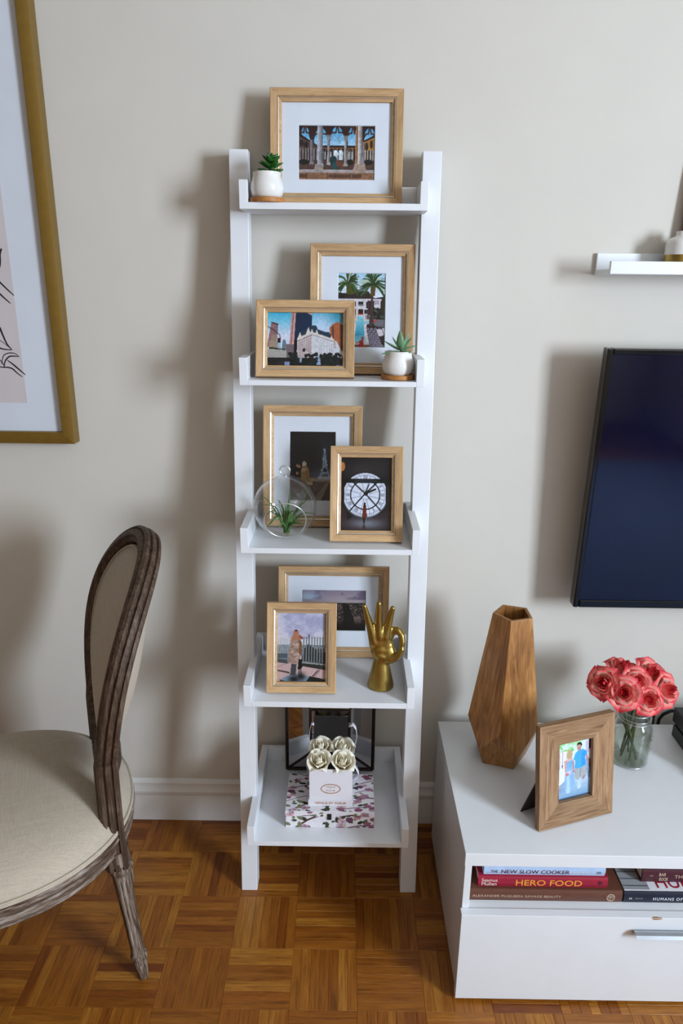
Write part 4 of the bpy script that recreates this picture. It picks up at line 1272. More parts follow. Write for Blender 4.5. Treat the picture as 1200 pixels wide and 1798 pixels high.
# ------------------------------------------------------------------ roses: spiral of cupped petals
def petal_mesh(name, R, H, w, open_, curl, mat, seed, tipx=.2):
    r = random.Random(seed)
    ph1, ph2 = r.uniform(0, 6), r.uniform(0, 6)
    def fn(u, v):
        s = 2 * u - 1
        wid = w * (math.sin(PI * min(1, .16 + .62 * v)) ** .6) * (1 - .18 * v ** 3)
        a = s * wid
        rr = R * (.30 + .70 * math.sin(PI / 2 * min(1, v * 1.15)) ** .9) * (1 + open_ * v * v)
        edge = abs(s) ** 3
        z = H * (v - .10 * edge * v - .30 * max(0, v - .55) * s * s)
        k = max(0, v - .66) / .34
        rr += curl * R * k * k * (.75 + .6 * edge)
        z -= curl * H * .30 * k ** 3 * (1 + edge)
        rr += R * .030 * v * math.sin(4 * a + ph1) + R * .015 * v * math.sin(8 * a + ph2)
        z += H * tipx * max(0, 1 - abs(s) * 2.6) * k * .35
        return (rr * math.cos(a), rr * math.sin(a), z)
    return MB().grid(fn, 12, 10, att=lambda u, v: min(1, max(0, v + .10 * abs(2 * u - 1) ** 2 * v))).mesh(name, mat, 80, att=True)
def core_mesh(name, R, H, mat):
    def fn(u, v):
        a = u * 2 * PI * 3.2
        rr = R * (.08 + .92 * u) * (1 - .25 * v * v)
        return (rr * math.cos(a), rr * math.sin(a), H * (v * (1.0 - .12 * u) - .0))
    return MB().grid(fn, 80, 6, att=lambda u, v: .55 + .45 * v).mesh(name, mat, 80, att=True)
def rose_mat(name, stops, rough=.5):
    t = NT(name)
    a = t.n('ShaderNodeAttribute', attribute_name='pv')
    v = t.coords()
    f = t.math('ADD', a.outputs['Fac'], t.math('MULTIPLY', t.math('SUBTRACT', t.noise(v, 160, 3), .5), .16))
    t.set(base=t.ramp(f, stops), rough=rough, spec=.25, sss=.0)
    # petals let some light through
    tr = t.n('ShaderNodeBsdfTranslucent')
    t.l(t.p.inputs['Base Color'].links[0].from_socket, tr.inputs['Color'])
    mx = t.n('ShaderNodeMixShader'); mx.inputs[0].default_value = .22
    t.l(t.p.outputs[0], mx.inputs[1]); t.l(tr.outputs[0], mx.inputs[2]); t.l(mx.outputs[0], t.out.inputs['Surface'])
    return t.m
M['coral'] = rose_mat('coral_rose_petal', [(0, S(252, 244, 228)), (.60, S(251, 228, 212)), (.80, S(247, 182, 168)), (.93, S(241, 122, 116)), (1, S(220, 58, 76))])
M['coralcore'] = rose_mat('coral_rose_heart', [(.5, S(232, 96, 92)), (1, S(214, 48, 66))])
M['coralin'] = rose_mat('coral_rose_inner', [(0, S(240, 120, 104)), (.6, S(240, 112, 102)), (1, S(216, 44, 64))])
M['coralmid'] = rose_mat('coral_rose_middle', [(0, S(248, 190, 168)), (.6, S(245, 150, 134)), (.88, S(238, 104, 102)), (1, S(220, 54, 72))])
M['cream'] = rose_mat('cream_rose_petal', [(0, S(236, 216, 178)), (.5, S(253, 243, 216)), (1, S(255, 251, 236))])
M['rosestem'] = paint('rose_stem', S(74, 88, 44), .5, .3, 60)
M['roseleaf'] = paint('rose_leaf', S(40, 66, 30), .5, .2, 80)
PET = {}
def petals(kind, mats, core, tip=.2):
    L = []
    for i, (R, H, w, op, cu) in enumerate(((.0085, .0335, 1.15, -.32, .02), (.0115, .0335, 1.10, -.22, .10), (.0150, .0325, 1.05, -.10, .22), (.0195, .0300, .98, .04, .34), (.0235, .0265, .92, .12, .48))):
        L.append([petal_mesh('petal', R, H, w, op, cu, mats[i], 10 * i + k, tip) for k in range(2)])
    PET[kind] = (L, core_mesh('bud', .0062, .0315, core))
petals('coral', [M['coralcore'], M['coralin'], M['coralmid'], M['coral'], M['coral']], M['coralcore'])
petals('cream', [M['cream']] * 5, M['cream'], -.1)
def rose(kind, label, loc, axis, scale=1.0, group=None, stem_to=None, spin=0, sq=(1, 1, 1)):
    q = Vector(axis).normalized().to_track_quat('Z', 'Y')
    t = thing('rose', label, 'rose', loc, group=group)
    base = Vector((0, 0, 0))
    L, core = PET[kind]
    def put(me, name, rz, zoff=0):
        o = link(name, me, t)
        o.rotation_mode = 'QUATERNION'
        o.rotation_quaternion = q @ Euler((0, 0, rz)).to_quaternion()
        o.location = q @ Vector((0, 0, zoff))
        o.scale = (scale, scale, scale)
        return o
    put(core, 'bud', spin)
    a = spin
    for i, ring_ in enumerate(L if kind == 'coral' else L[:4]):
        n = (3, 3, 4, 4, 5)[i] + (kind == 'cream' and 1 < i < 4)
        for k in range(n):
            put(ring_[k % 2], 'petal', a + 2 * PI * k / n, -.0012 * i * scale)
        a += .7
    if stem_to is not None:
        e = Vector(stem_to) - Vector(loc)
        b = q @ Vector((0, 0, -.004))
        b2 = q @ Vector((0, 0, -.022 * scale))
        m = MB()
        m.tube([b, b2, b2.lerp(e, .45) + Vector((0, 0, -.004)), e], [.0055 * scale, .0034, .0030, .0028], 8)
        m.build('stem', M['rosestem'], t, smooth=60)
        for k in range(4):
            an = k * PI / 2 + .4
            d = q @ Vector((math.cos(an), math.sin(an), -.35))
            me = leaf_mesh('sepal', .016, .0034, .0008, M['roseleaf'], -.2)
            o = link('sepal', me, t, loc=tuple(b))
            o.rotation_mode = 'QUATERNION'
            o.rotation_quaternion = d.to_track_quat('X', 'Z')
    return t

# ------------------------------------------------------------------ bottom shelf: floral box, flower box with four cream roses, mirror
def floral():
    c = Canvas(150, 130, (226, 222, 228), 31)
    r = random.Random(8)
    def branch(p, wd):
        c.line(p, wd, (70, 44, 40)); c.line([(a, b - wd * .18) for a, b in p], wd * .4, (112, 78, 66))
    def lf(x, y, a, s, g):
        pts = [(x + math.cos(a) * s * t - math.sin(a) * s * .28 * math.sin(PI * t) * k, y + (math.sin(a) * s * t + math.cos(a) * s * .28 * math.sin(PI * t) * k)) for k, T in ((1, np.linspace(0, 1, 8)), (-1, np.linspace(1, 0, 8))) for t in T]
        c.poly(pts, g)
    def flower(x, y, s, col):
        for k in range(5):
            a = 2 * PI * k / 5 + x * 9
            c.ell(x + math.cos(a) * s * .55, y + math.sin(a) * s * .55, s * .5, s * .46, tuple(v * r.uniform(.88, 1.08) for v in col))
        c.ell(x, y, s * .24, s * .24, tuple(v * .62 for v in col)); c.ell(x + s * .05, y, s * .1, s * .1, (196, 176, 130))
    for p, wd in (([(0, .42), (.2, .34), (.45, .18), (.7, .12)], .014), ([(.05, .98), (.25, .80), (.5, .66), (.75, .60), (1, .66)], .022), ([(.55, .45), (.8, .3), (1, .18)], .012), ([(.1, .0), (.28, .12), (.5, .1)], .01), ([(.0, .75), (.2, .62), (.35, .60)], .009), ([(.6, .95), (.85, .88), (1, .9)], .012), ([(.78, .52), (.9, .45), (1, .47)], .009)):
        branch(p, wd)
    for k in range(95):
        x, y = r.random(), r.random()
        lf(x, y, r.uniform(0, 6.28), r.uniform(.05, .11), r.choice([(72, 84, 58), (96, 108, 76), (56, 66, 52), (124, 130, 96)]))
    for k in range(46):
        flower(r.random(), r.random(), r.uniform(.028, .06), r.choice([(158, 112, 134), (186, 140, 156), (206, 176, 184), (118, 78, 104), (150, 96, 120)]))
    return c
fb = thing('floral_box', 'white keepsake box printed with pink blossom branches, bottom shelf', 'box', (-.0262, -.212, S5 + .0002))
FW, FD, FH = .2065, .132, .046
M['boxwhite'] = paint('white_card', S(224, 222, 228), .7, .01, 40, spec=.2)
MB().box(-FW / 2 + .0008, FW / 2 - .0008, -FD / 2 + .0008, FD / 2 - .0008, 0, FH - .0142).build('box_base', M['boxwhite'], fb, bevel=.0008)
MB().box(-FW / 2 - .0006, FW / 2 + .0006, -FD / 2 - .0006, FD / 2 + .0006, FH - .0138, FH).build('box_lid', M['boxwhite'], fb, bevel=.0008)
cvf = floral()
link('printed_paper', print_mesh('printed_paper', cvf, FW, FD), fb, loc=(-FW / 2, -FD / 2, FH + .0003), rot=(-PI / 2, 0, 0))
cv2 = Canvas(150, 24, (0, 0, 0)); cv2.a = cvf.a[96:120, :, :].copy()
cv3 = Canvas(150, 12, (0, 0, 0)); cv3.a = cvf.a[70:82, :, :].copy()
link('printed_paper', print_mesh('printed_paper', cv2, FW - .002, FH - .0146), fb, loc=(-FW / 2 + .001, -FD / 2 + .0004, .0002))
link('printed_paper', print_mesh('printed_paper', cv3, FW, .0132), fb, loc=(-FW / 2, -FD / 2 - .0010, FH - .0135))
for sx in (-1, 1):
    cv4 = Canvas(100, 24, (0, 0, 0)); cv4.a = cvf.a[20:44, 20:120, :].copy()
    link('printed_paper', print_mesh('printed_paper', cv4, FD - .002, FH - .0146), fb, loc=(sx * (FW / 2 - .0004), -sx * (FD / 2 - .001), .0002), rot=(0, 0, sx * PI / 2))
# magnetic tab
MB().box(-.006, .004, -FD / 2 - .0022, -FD / 2 - .0008, FH - .022, FH - .006).build('ribbon_tab', M['matteblack'], fb)

vb = thing('flower_box', 'white square flower box with gold lettering on the floral box', 'flower box', (-.0250, -.2085, S5 + FH + .0008))
BW, BH = .0990, .098
tk = .0022
m = MB()
m.box(-BW / 2, BW / 2, -BW / 2, -BW / 2 + tk, .004, BH); m.box(-BW / 2, BW / 2, BW / 2 - tk, BW / 2, .004, BH)
m.box(-BW / 2, -BW / 2 + tk, -BW / 2 + tk, BW / 2 - tk, .004, BH); m.box(BW / 2 - tk, BW / 2, -BW / 2 + tk, BW / 2 - tk, .004, BH)
m.build('box_wall', M['boxwhite'], vb)
BB = BW + .005
m = MB()
for a, b, c, d in ((-BB / 2, BB / 2, -BB / 2, -BW / 2 - .0003), (-BB / 2, BB / 2, BW / 2 + .0003, BB / 2), (-BB / 2, -BW / 2 - .0003, -BW / 2 - .0003, BW / 2 + .0003), (BW / 2 + .0003, BB / 2, -BW / 2 - .0003, BW / 2 + .0003)):
    m.box(a, b, c, d, 0, .0165)
m.build('box_base', M['boxwhite'], vb)
MB().box(-BW / 2 + tk, BW / 2 - tk, -BW / 2 + tk, BW / 2 - tk, .004, BH - .012).build('black_foam', M['matteblack'], vb)
YF = -BW / 2 - .0002
text('gold_lettering', 'VENUS ET FLEUR', M['goldfoil'], vb, .074, (0, -BB / 2 - .0002, .0082), height=.0058, bold=.02)
text('gold_lettering', 'VENUS', M['goldfoil'], vb, .0215, (0, YF, .0510), height=.0040)
text('gold_lettering', 'ET', M['goldfoil'], vb, .0035, (0, YF, .0462), height=.0018)
text('gold_lettering', 'FLEUR', M['goldfoil'], vb, .0215, (0, YF, .0412), height=.0040)
EC = .0460
for rx, rz, w_ in ((.0228, .0125, .0005), (.0212, .0112, .0003)):
    MB().tube([(rx * math.cos(a), YF, EC + rz * math.sin(a)) for a in np.linspace(0, 2 * PI, 61)[:-1]], w_, 5, closed=True).build('oval_emblem', M['goldfoil'], vb)
for a0 in (PI / 2, -PI / 2):
    for k in range(9):
        a = a0 + (k - 4) * .16
        MB().tube([(.0228 * math.cos(a), YF, EC + .0125 * math.sin(a)), (.0246 * math.cos(a + .07), YF, EC + .0146 * math.sin(a + .07))], [.0005, .0002], 5).build('emblem_scroll', M['goldfoil'], vb)
# ribbon tails hanging over both sides
def ribbon(pts, wd, parent):
    P = [Vector(p) for p in pts]
    vs, fs = [], []
    for i, p in enumerate(P):
        for dy in (-wd / 2, wd / 2):
            vs.append((p.x, p.y + dy, p.z))
    fs = [(2 * i, 2 * i + 1, 2 * i + 3, 2 * i + 2) for i in range(len(P) - 1)]
    o = MB().add(vs, fs).build('ribbon', M['ribbon'], parent, smooth=80)
    solid(o, .0005)
    return o
ribbon([(.0502, .012, .05), (.0515, .012, .078), (.053, .012, .1), (.056, .012, .125), (.060, .014, .147), (.0575, .016, .166), (.050, .018, .176), (.040, .02, .170)], .018, vb)
ribbon([(.0500, .010, .09), (.0525, .008, .075), (.0600, .006, .062), (.0660, .004, .050), (.0640, .004, .040), (.0570, .006, .034), (.0520, .006, .030)], .018, vb)
ribbon([(-.0500, .010, .1), (-.0520, .008, .085), (-.0590, .006, .072), (-.0570, .006, .060), (-.0545, .006, .045), (-.0535, .006, .030)], .018, vb)
ribbon([(-.0502, .03, .08), (-.0520, .03, .10), (-.0530, .03, .125), (-.0520, .03, .150), (-.0480, .03, .168), (-.0420, .03, .165)], .012, vb)
bz = S5 + FH + .0008 + .092
for lab, x, y, sp, ax in (('cream rose at the front left of the white flower box', -.0505, -.2325, .3, (-.12, -.42, 1)), ('cream rose at the front right of the white flower box', .0015, -.2330, 1.4, (.10, -.46, 1)),
                          ('cream rose at the back left of the white flower box', -.0480, -.1860, 2.2, (-.1, -.28, 1)), ('cream rose at the back right of the white flower box', .0000, -.1860, .9, (.12, -.28, 1))):
    rose('cream', lab, (x, y, bz), ax, 1.13, 'cream roses in the flower box', spin=sp)

# mirror with raised centre panel and corner struts, standing at the back
mir = thing('faceted_mirror', 'bronze framed mirror with raised centre panel behind the cream roses', 'mirror', (-.031, -.074, S5 + .0002), (rad(-4), 0, 0))
MW, MH_ = .222, .265
IW, IZ0, IZ1 = .098, .072, .193
RAISE = .032
def bar(a, b, r=.0032, nm='frame_bar'):
    a, b = Vector(a), Vector(b)
    MB().tube([a, b], r, 4).build(nm, M['darkmetal'], mir, bevel=.0005)
oc = [(-MW / 2, 0, .004), (MW / 2, 0, .004), (MW / 2, 0, MH_), (-MW / 2, 0, MH_)]
ic = [(-IW / 2, -RAISE, IZ0), (IW / 2, -RAISE, IZ0), (IW / 2, -RAISE, IZ1), (-IW / 2, -RAISE, IZ1)]
for i in range(4):
    bar(oc[i], oc[(i + 1) % 4], .0045); bar(ic[i], ic[(i + 1) % 4], .0038); bar(oc[i], ic[i], .0034)
def plate(pts, name):
    P = [Vector(p) for p in pts]
    n = (P[1] - P[0]).cross(P[2] - P[0]).normalized()
    if n.y > 0:
        n = -n
    vs = [p - n * .0008 for p in P] + [p - n * .0030 for p in P]
    k = len(P)
    MB().add(vs, [tuple(range(k)), tuple(reversed(range(k, 2 * k)))] + [(i, (i + 1) % k, k + (i + 1) % k, k + i) for i in range(k)]).build(name, M['mirror'], mir)
plate(ic, 'centre_mirror')
for i in range(4):
    plate([oc[i], oc[(i + 1) % 4], ic[(i + 1) % 4], ic[i]], 'mirror_facet')
MB().box(-MW / 2, MW / 2, .0045, .008, .002, MH_).build('back_panel', M['backing'], mir)

# ------------------------------------------------------------------ oval back chair
def weathered(name, axis_stretch, wash=1.0, sh=0.0):
    t = NT(name)
    v = t.coords(axis_stretch)
    f = t.noise(v, 1.0, 5, .65, .6)
    g = t.noise(v, 4.5, 3, .7)
    k = t.math('ADD', t.math('MULTIPLY', f, .6), t.math('MULTIPLY', g, .4))
    c = t.ramp(k, [(.32, S(38, 27, 20)), (.46 - sh * .6, S(66, 48, 36)), (.56 - sh, S(92, 74, 60)), (.64 - sh, S(92 + 44 * wash, 74 + 48 * wash, 60 + 50 * wash)), (.76 - sh, S(104 + 64 * wash, 88 + 72 * wash, 76 + 76 * wash))])
    t.set(base=c, rough=.6, spec=.3)
    t.bump(k, .35, .0015)
    return t.m
M['weathered'] = weathered('weathered_oak', (90, 90, 6), .35)
M['washed'] = weathered('whitewashed_oak', (80, 80, 5), 1.1, .07)
M['weathered_rail'] = weathered('weathered_oak_rail', (9, 9, 110), 1.1, .07)
def linen(name, c):
    t = NT(name)
    a = t.noise(t.coords((420, 14, 420)), 1, 3, .7)
    b = t.noise(t.coords((14, 420, 60)), 1, 3, .7)
    k = t.math('ADD', t.math('MULTIPLY', a, .5), t.math('MULTIPLY', b, .5))
    lo = tuple(x * .86 for x in c[:3]) + (1,)
    hi = tuple(min(1, x * 1.10) for x in c[:3]) + (1,)
    t.set(base=t.ramp(k, [(.35, lo), (.65, hi)]), rough=.9, spec=.15, sheen=.15)
    t.bump(k, .25, .0006)
    return t.m
M['linen'] = linen('natural_linen', S(180, 167, 149))
CA = rad(180 + 22.5)
ch = thing('oval_back_chair', 'oval back dining chair with weathered wood frame and beige linen seat', 'chair', (-.5002, -.3711, 0), (0, 0, CA))
def rake(z):
    d = max(0, z - .44)
    return -(.0079 * d - .0939 * d * d + 1.15 * d ** 3)
OZ, OA, OB = .7270, .2100, .2110
# moulded section: n = in plane outwards, b = depth (front +)
sec = [(-.017, -.018), (-.017, .010), (-.013, .016), (-.009, .014), (-.006, .0195), (.000, .0205), (.006, .0195), (.009, .014), (.0125, .0175), (.0180, .0130), (.0190, .0090), (.0135, .0065), (.0140, .0050), (.0195, .0025), (.0200, -.0045), (.0145, -.0070), (.0150, -.0085), (.0190, -.0105), (.0180, -.0160), (.013, -.0195), (-.010, -.0200)]
fr = []
n = 72
for i in range(n):
    a = 2 * PI * i / n
    y, z = OA * math.cos(a), OZ + OB * math.sin(a)
    N = Vector((0, math.cos(a) / OA, math.sin(a) / OB)).normalized()
    dz = .002
    slope = (rake(z + dz) - rake(z - dz)) / (2 * dz)
    N = Vector((slope * N.z, N.y, N.z)).normalized()
    B = Vector((1, 0, -slope)).normalized()
    fr.append(((rake(z), y, z), N, B))
back = MB().sweep(fr, sec, closed=True).build('back_frame', M['weathered'], ch, smooth=30)
# stiles
for sg in (-1, 1):
    fr = []
    pts = [(.310, .1345, -.002), (.35, .1345, 0), (.40, .1335, 0), (.44, .1310, 0), (.48, .1265, 0), (.515, .1245, 0), (.545, .1290, 0), (.575, .1400, 0), (.605, .1580, 0)]
    for i, (z, y, dx) in enumerate(pts):
        p0, p1 = pts[max(0, i - 1)], pts[min(len(pts) - 1, i + 1)]
        d = Vector((rake(p1[0]) - rake(p0[0]), sg * (p1[1] - p0[1]), p1[0] - p0[0])).normalized()
        B = Vector((1, 0, 0)); B = (B - d * B.dot(d)).normalized()
        N = d.cross(B).normalized()
        if N.y * sg < 0:
            N = -N
        fr.append(((rake(z) + dx, sg * y, z), N, B))
    k = 1.12
    mb = MB().sweep(fr, [(a * 1.05, b * k) for a, b in sec])
    ns_ = len(sec)
    for q_ in range(2):                     # the top end dies into the oval
        i_ = len(pts) - 1 - q_
        c_0 = Vector(fr[i_][0])
        for j_ in range(i_ * ns_, (i_ + 1) * ns_):
            mb.v[j_] = tuple(c_0 + (Vector(mb.v[j_]) - c_0) * (.55 if q_ == 0 else .86))
    mb.build('stile', M['weathered'], ch, smooth=30)
# oval upholstery, front and rear pads
for nm, x0, bul, sgx in (('back_pad', .003, .010, 1), ('rear_pad', -.014, .056, -1)):
    m = MB()
    vs, fs = [], []
    nr, na = 9, 48
    for j in range(nr + 1):
        s = j / nr
        for i in range(na):
            a = 2 * PI * i / na
            y, z = (OA - .0155) * s * math.cos(a), OZ + (OB - .0155) * s * math.sin(a)
            x = rake(z) + x0 + sgx * bul * (1 - s ** 2.2)
            vs.append((x, y, z))
    for j in range(nr):
        for i in range(na):
            fs.append((j * na + i, j * na + (i + 1) % na, (j + 1) * na + (i + 1) % na, (j + 1) * na + i))
    o = m.add(vs, fs).build(nm, M['linen'], ch, smooth=80)
    solid(o, .004)
    P = []
    for i in range(64):
        a = 2 * PI * i / 64
        z = OZ + (OB - .018) * math.sin(a)
        P.append((rake(z) + x0 + sgx * .003, (OA - .018) * math.cos(a), z))
    MB().tube(P, .0028, 6, closed=True).build('piping', M['linen'], o, smooth=60)
# carved back bracket under the oval
MB().tube([(rake(.5) - .012, -.12, .512), (rake(.5) - .020, -.06, .500), (rake(.5) - .022, 0, .496), (rake(.5) - .020, .06, .500), (rake(.5) - .012, .12, .512)], [.010, .013, .014, .013, .010], 10).build('lower_rail', M['weathered'], ch, smooth=60)
# seat
SCX, SRX, SRY = .205, .252, .250
def outline(a, grow=0.0):
    e = 2.25
    c, s = math.cos(a), math.sin(a)
    x = math.copysign(abs(c) ** (2 / e), c) * (SRX + grow)
    y = math.copysign(abs(s) ** (2 / e), s) * (SRY + grow)
    y *= 1.0 + .06 * (x / SRX)
    return SCX + x, y
na = 72
fr = []
for i in range(na):
    a = 2 * PI * i / na
    x, y = outline(a)
    x2, y2 = outline(a + .01)
    d = Vector((x2 - x, y2 - y, 0)).normalized()
    N = Vector((d.y, -d.x, 0))
    fr.append(((x, y, .368), N, Vector((0, 0, 1))))
rs = [(-.025, -.026), (-.004, -.026), (.001, -.020), (-.002, -.014), (.004, -.010), (.0045, .000), (.001, .004), (.006, .009), (.008, .016), (.006, .023), (.000, .026), (-.025, .026)]
MB().sweep(fr, rs, closed=True).build('seat_rail', M['weathered_rail'], ch, smooth=30)
vs, fs = [], []
nr = 14
for j in range(nr + 1):
    s = j / nr
    for i in range(na):
        a = 2 * PI * i / na
        x, y = outline(a, .002)
        x, y = SCX + (x - SCX) * s, y * s
        z = .402 + .066 * (1 - s ** 3.0) ** .62
        vs.append((x, y, z))
for j in range(nr):
    for i in range(na):
        fs.append((j * na + i, j * na + (i + 1) % na, (j + 1) * na + (i + 1) % na, (j + 1) * na + i))
k = len(vs)
vs += [(SCX + (outline(2 * PI * i / na)[0] - SCX), outline(2 * PI * i / na)[1], .393) for i in range(na)]
fs += [(nr * na + i, nr * na + (i + 1) % na, k + (i + 1) % na, k + i) for i in range(na)] + [tuple(range(k, k + na))]
seat = MB().add(vs, fs).build('seat_cushion', M['linen'], ch, smooth=60)
for zz in (.4005, .3955):
    MB().tube([(outline(2 * PI * i / 96, .0035)[0], outline(2 * PI * i / 96, .0035)[1], zz) for i in range(96)], .0030, 6, closed=True).build('piping', M['linen'], seat, smooth=60)
# turned and fluted legs
def flute(r, z, a):
    if .085 < z < .285:
        e = min(1, (z - .085) / .012, (.285 - z) / .012)
        return r * (1 - .11 * e * (.5 + .5 * math.cos(10 * a)) ** 2)
    return r
lp = [(.0090, 0), (.0105, .001), (.0115, .010), (.0130, .035), (.0150, .052), (.0135, .055), (.0165, .058), (.0175, .064), (.0165, .070), (.0140, .074), (.0140, .080)]
lp += [(.0142 + .0046 * t, .085 + .2 * t) for t in np.linspace(0, 1, 22)]
lp += [(.0180, .288), (.0180, .292), (.0210, .296), (.0220, .302), (.0210, .308), (.0185, .311), (.0185, .315), (.0220, .319), (.0225, .330), (.0225, .352)]
leg_me = MB().lathe(lp, 60, flute=flute).mesh('leg', M['washed'], 40)
for x, y, ry, rx in ((-.004, .1330, rad(4.5), 0), (-.004, -.1330, rad(4.5), 0), (.395, .185, rad(-2), 0), (.395, -.185, rad(-2), 0)):
    o = link('leg', leg_me, ch, loc=(x - math.sin(ry) * .345, y, 0), rot=(0, ry, 0))

# ------------------------------------------------------------------ low white media cabinet
HC = .3645
CX0, CX1 = .2441, 1.84
YB, YF_, YD = -.0675, -.509, -.527
cab = thing('media_cabinet', 'low white media cabinet with open shelf and drawers', 'cabinet', (CX0, YB, 0))
def cb(x0, x1, y0, y1, z0, z1):
    return MB().box(x0 - CX0, x1 - CX0, y0 - YB, y1 - YB, z0, z1)
cb(CX0, CX1, YF_, YB, .3345, HC).build('cabinet_top', M['cabinet'], cab, bevel=.001)
cb(CX0 + .0012, CX0 + .0150, YF_ + .0008, YB, .006, .3344).build('side_panel', M['cabinet'], cab, bevel=.0006)
cb(CX1 - .0150, CX1 - .0012, YF_ + .0008, YB, .006, .3344).build('side_panel', M['cabinet'], cab, bevel=.0006)
cb(CX0 + .0152, CX1 - .0152, YF_ + .001, YB - .006, .2100, .2262).build('middle_shelf', M['cabinet'], cab, bevel=.0006)
cb(CX0 + .0152, CX1 - .0152, YF_ + .03, YB - .006, .010, .024).build('bottom_board', M['cabinet'], cab)
cb(CX0 + .0152, CX1 - .0152, YB - .006, YB, .010, .334).build('back_panel', M['cabinet'], cab)
cb(CX0 + .79, CX0 + .806, YF_ + .002, YB - .007, .2264, .3343).build('divider', M['cabinet'], cab)
DX = CX0 + .797
for (x0, x1, hx) in ((CX0 - .0022, DX - .0015, .585), (DX + .0015, CX1, DX + .3)):
    d = cb(x0, x1, YD, YF_, .0085, .2300).build('drawer_front', M['cabinet'], cab, bevel=.0008)
    # curved aluminium lip pull
    pr = [(0, 0), (-.0005, .006), (-.004, .0105), (-.010, .0125), (-.0165, .0105), (-.0205, .0050), (-.0195, .0040), (-.0160, .0085), (-.010, .0105), (-.0050, .0090), (-.0020, .0050), (-.0015, 0)]
    MB().prism([(YD - YB + a - .0001, .1925 + b) for a, b in pr], hx - CX0, hx - CX0 + .30, 'x').build('handle', M['steel'], d, smooth=30)
for x in (CX0 + .05, CX1 - .05):
    for y in (YF_ + .05, YB - .05):
        cb(x - .012, x + .012, y - .012, y + .012, 0, .0098).build('foot', M['matteblack'], cab)
# chipped spot on the drawer edge
M['chip'] = wood('bare_chipboard', [S(96, 62, 38), S(150, 108, 70), S(184, 150, 116)], (200, 300, 300), 1, .9, .1, .4)
MB().add([(.6190 - CX0, YD - YB - .0004, .2290), (.6240 - CX0, YD - YB - .0004, .2262), (.6330 - CX0, YD - YB - .0004, .2266), (.6405 - CX0, YD - YB - .0004, .2288), (.6190 - CX0, YD - YB + .001, .2304), (.6250 - CX0, YD - YB + .0035, .2304), (.6340 - CX0, YD - YB + .0028, .2304), (.6405 - CX0, YD - YB + .001, .2304)],
         [(0, 1, 2, 3), (4, 7, 6, 5), (0, 4, 5, 1), (1, 5, 6, 2), (2, 6, 7, 3), (0, 3, 7, 4)]).build('chipped_edge', M['chip'], cab)

# ------------------------------------------------------------------ books in the open shelf
SHZ = .2264
def book(label, x0, x1, yf, d, z0, h, c, letters=(), hard=True, rough=.45, extra=None):
    t = thing('book', label, 'book', ((x0 + x1) / 2, yf, z0), group='books in the media cabinet')
    w = x1 - x0
    mt = paint('book_cover', S(*c), rough, .05, 60, spec=.35)
    k = .0024 if hard else .0008
    MB().box(-w / 2, w / 2, 0, d, 0, k).build('cover', mt, t, bevel=.0004)
    MB().box(-w / 2, w / 2, 0, d, h - k, h).build('cover', mt, t, bevel=.0004)
    # rounded spine facing the room
    P = [(.0, k), (-.0016, k + h * .1), (-.0026, h * .3), (-.003, h * .5), (-.0026, h * .7), (-.0016, h - k - h * .1), (0, h - k), (.002, h - k), (.002, k)]
    MB().prism([(a, b) for a, b in P], -w / 2, w / 2, 'x').build('spine', mt, t, smooth=40)
    MB().box(-w / 2 + .003, w / 2 - .003, .003, d - .004, k + .0002, h - k - .0002).build('page_block', M['pages'], t)
    for (s, fx, fz, wd, ht, col, kw) in letters:
        lm = paint('spine_ink', S(*col), .5, .02, 100)
        text('lettering', s, lm, t, wd, (-w / 2 + fx * w, -.0032, h * fz), height=ht, **kw)
    return t
book('brown art book at the bottom of the left book stack', .2605, .5735, -.4860, .24, SHZ, .0300, (96, 58, 44),
     [('ALEXANDER McQUEEN: SAVAGE BEAUTY', .315, .46, .180, .0068, (196, 164, 138), dict(bold=.0))])
bk = bpy.data.objects['book']
M['badge'] = paint('pale_stamp', S(196, 170, 150), .5, .1, 200)
MB().tube([(.1325 + .0078 * math.cos(a), -.0033, .0145 + .0078 * math.sin(a)) for a in np.linspace(0, 2 * PI, 25)[:-1]], .0009, 5, closed=True).build('round_stamp', M['badge'], bk)
text('round_stamp', 'MM', M['badge'], bk, .0105, (.1325, -.0032, .0145), height=.0095)
book('red cookbook with gold lettering in the left book stack', .2805, .5425, -.4800, .2, SHZ + .0302, .0275, (150, 28, 52),
     [('HERO FOOD', .545, .47, .1340, .0145, (222, 148, 50), dict(bold=.012)), ('Seamus', .085, .66, .032, .0080, (232, 216, 206), {}), ('Mullen', .083, .32, .030, .0080, (232, 216, 206), {})])
MB().box(.112, .119, -.0036, -.003, .010, .0185).build('spine_logo', paint('dark_logo', S(80, 20, 34), .5, .1, 200), bpy.data.objects['book.001'])
book('pale blue cookbook on top of the left book stack', .2905, .5355, -.4775, .19, SHZ + .0580, .0280, (176, 200, 232),
     [('THE', .085, .36, .0140, .0066, (60, 36, 60), {}), ('NEW SLOW COOKER', .425, .36, .1380, .0092, (84, 34, 50), dict(bold=.006)), ('BRIGIT BINNS', .80, .36, .032, .0034, (232, 238, 246), {}), ('350', .945, .36, .009, .0052, (50, 60, 100), {})])
hb = book('white and black city portraits book in the cabinet, right of stack', .5765, .8065, -.4860, .185, SHZ, .0300, (26, 28, 44),
     [('HUMANS OF NEW YORK', .52, .42, .120, .0072, (216, 220, 226), dict(spacing=1.25, bold=.008)), ('M', .06, .42, .005, .0052, (220, 222, 228), {}), ('BRANDON STANTON', .135, .44, .015, .0030, (150, 154, 166), {})])
M['greyprint'] = paint('grey_cover_print', S(150, 152, 156), .4, .15, 300)
M['whiteprint'] = paint('white_cover_print', S(226, 226, 230), .35, .02, 100)
hx = -.115
MB().box(-.1148, .1148, .0, .1848, .0301, .0306).build('front_cover', M['whiteprint'], hb)
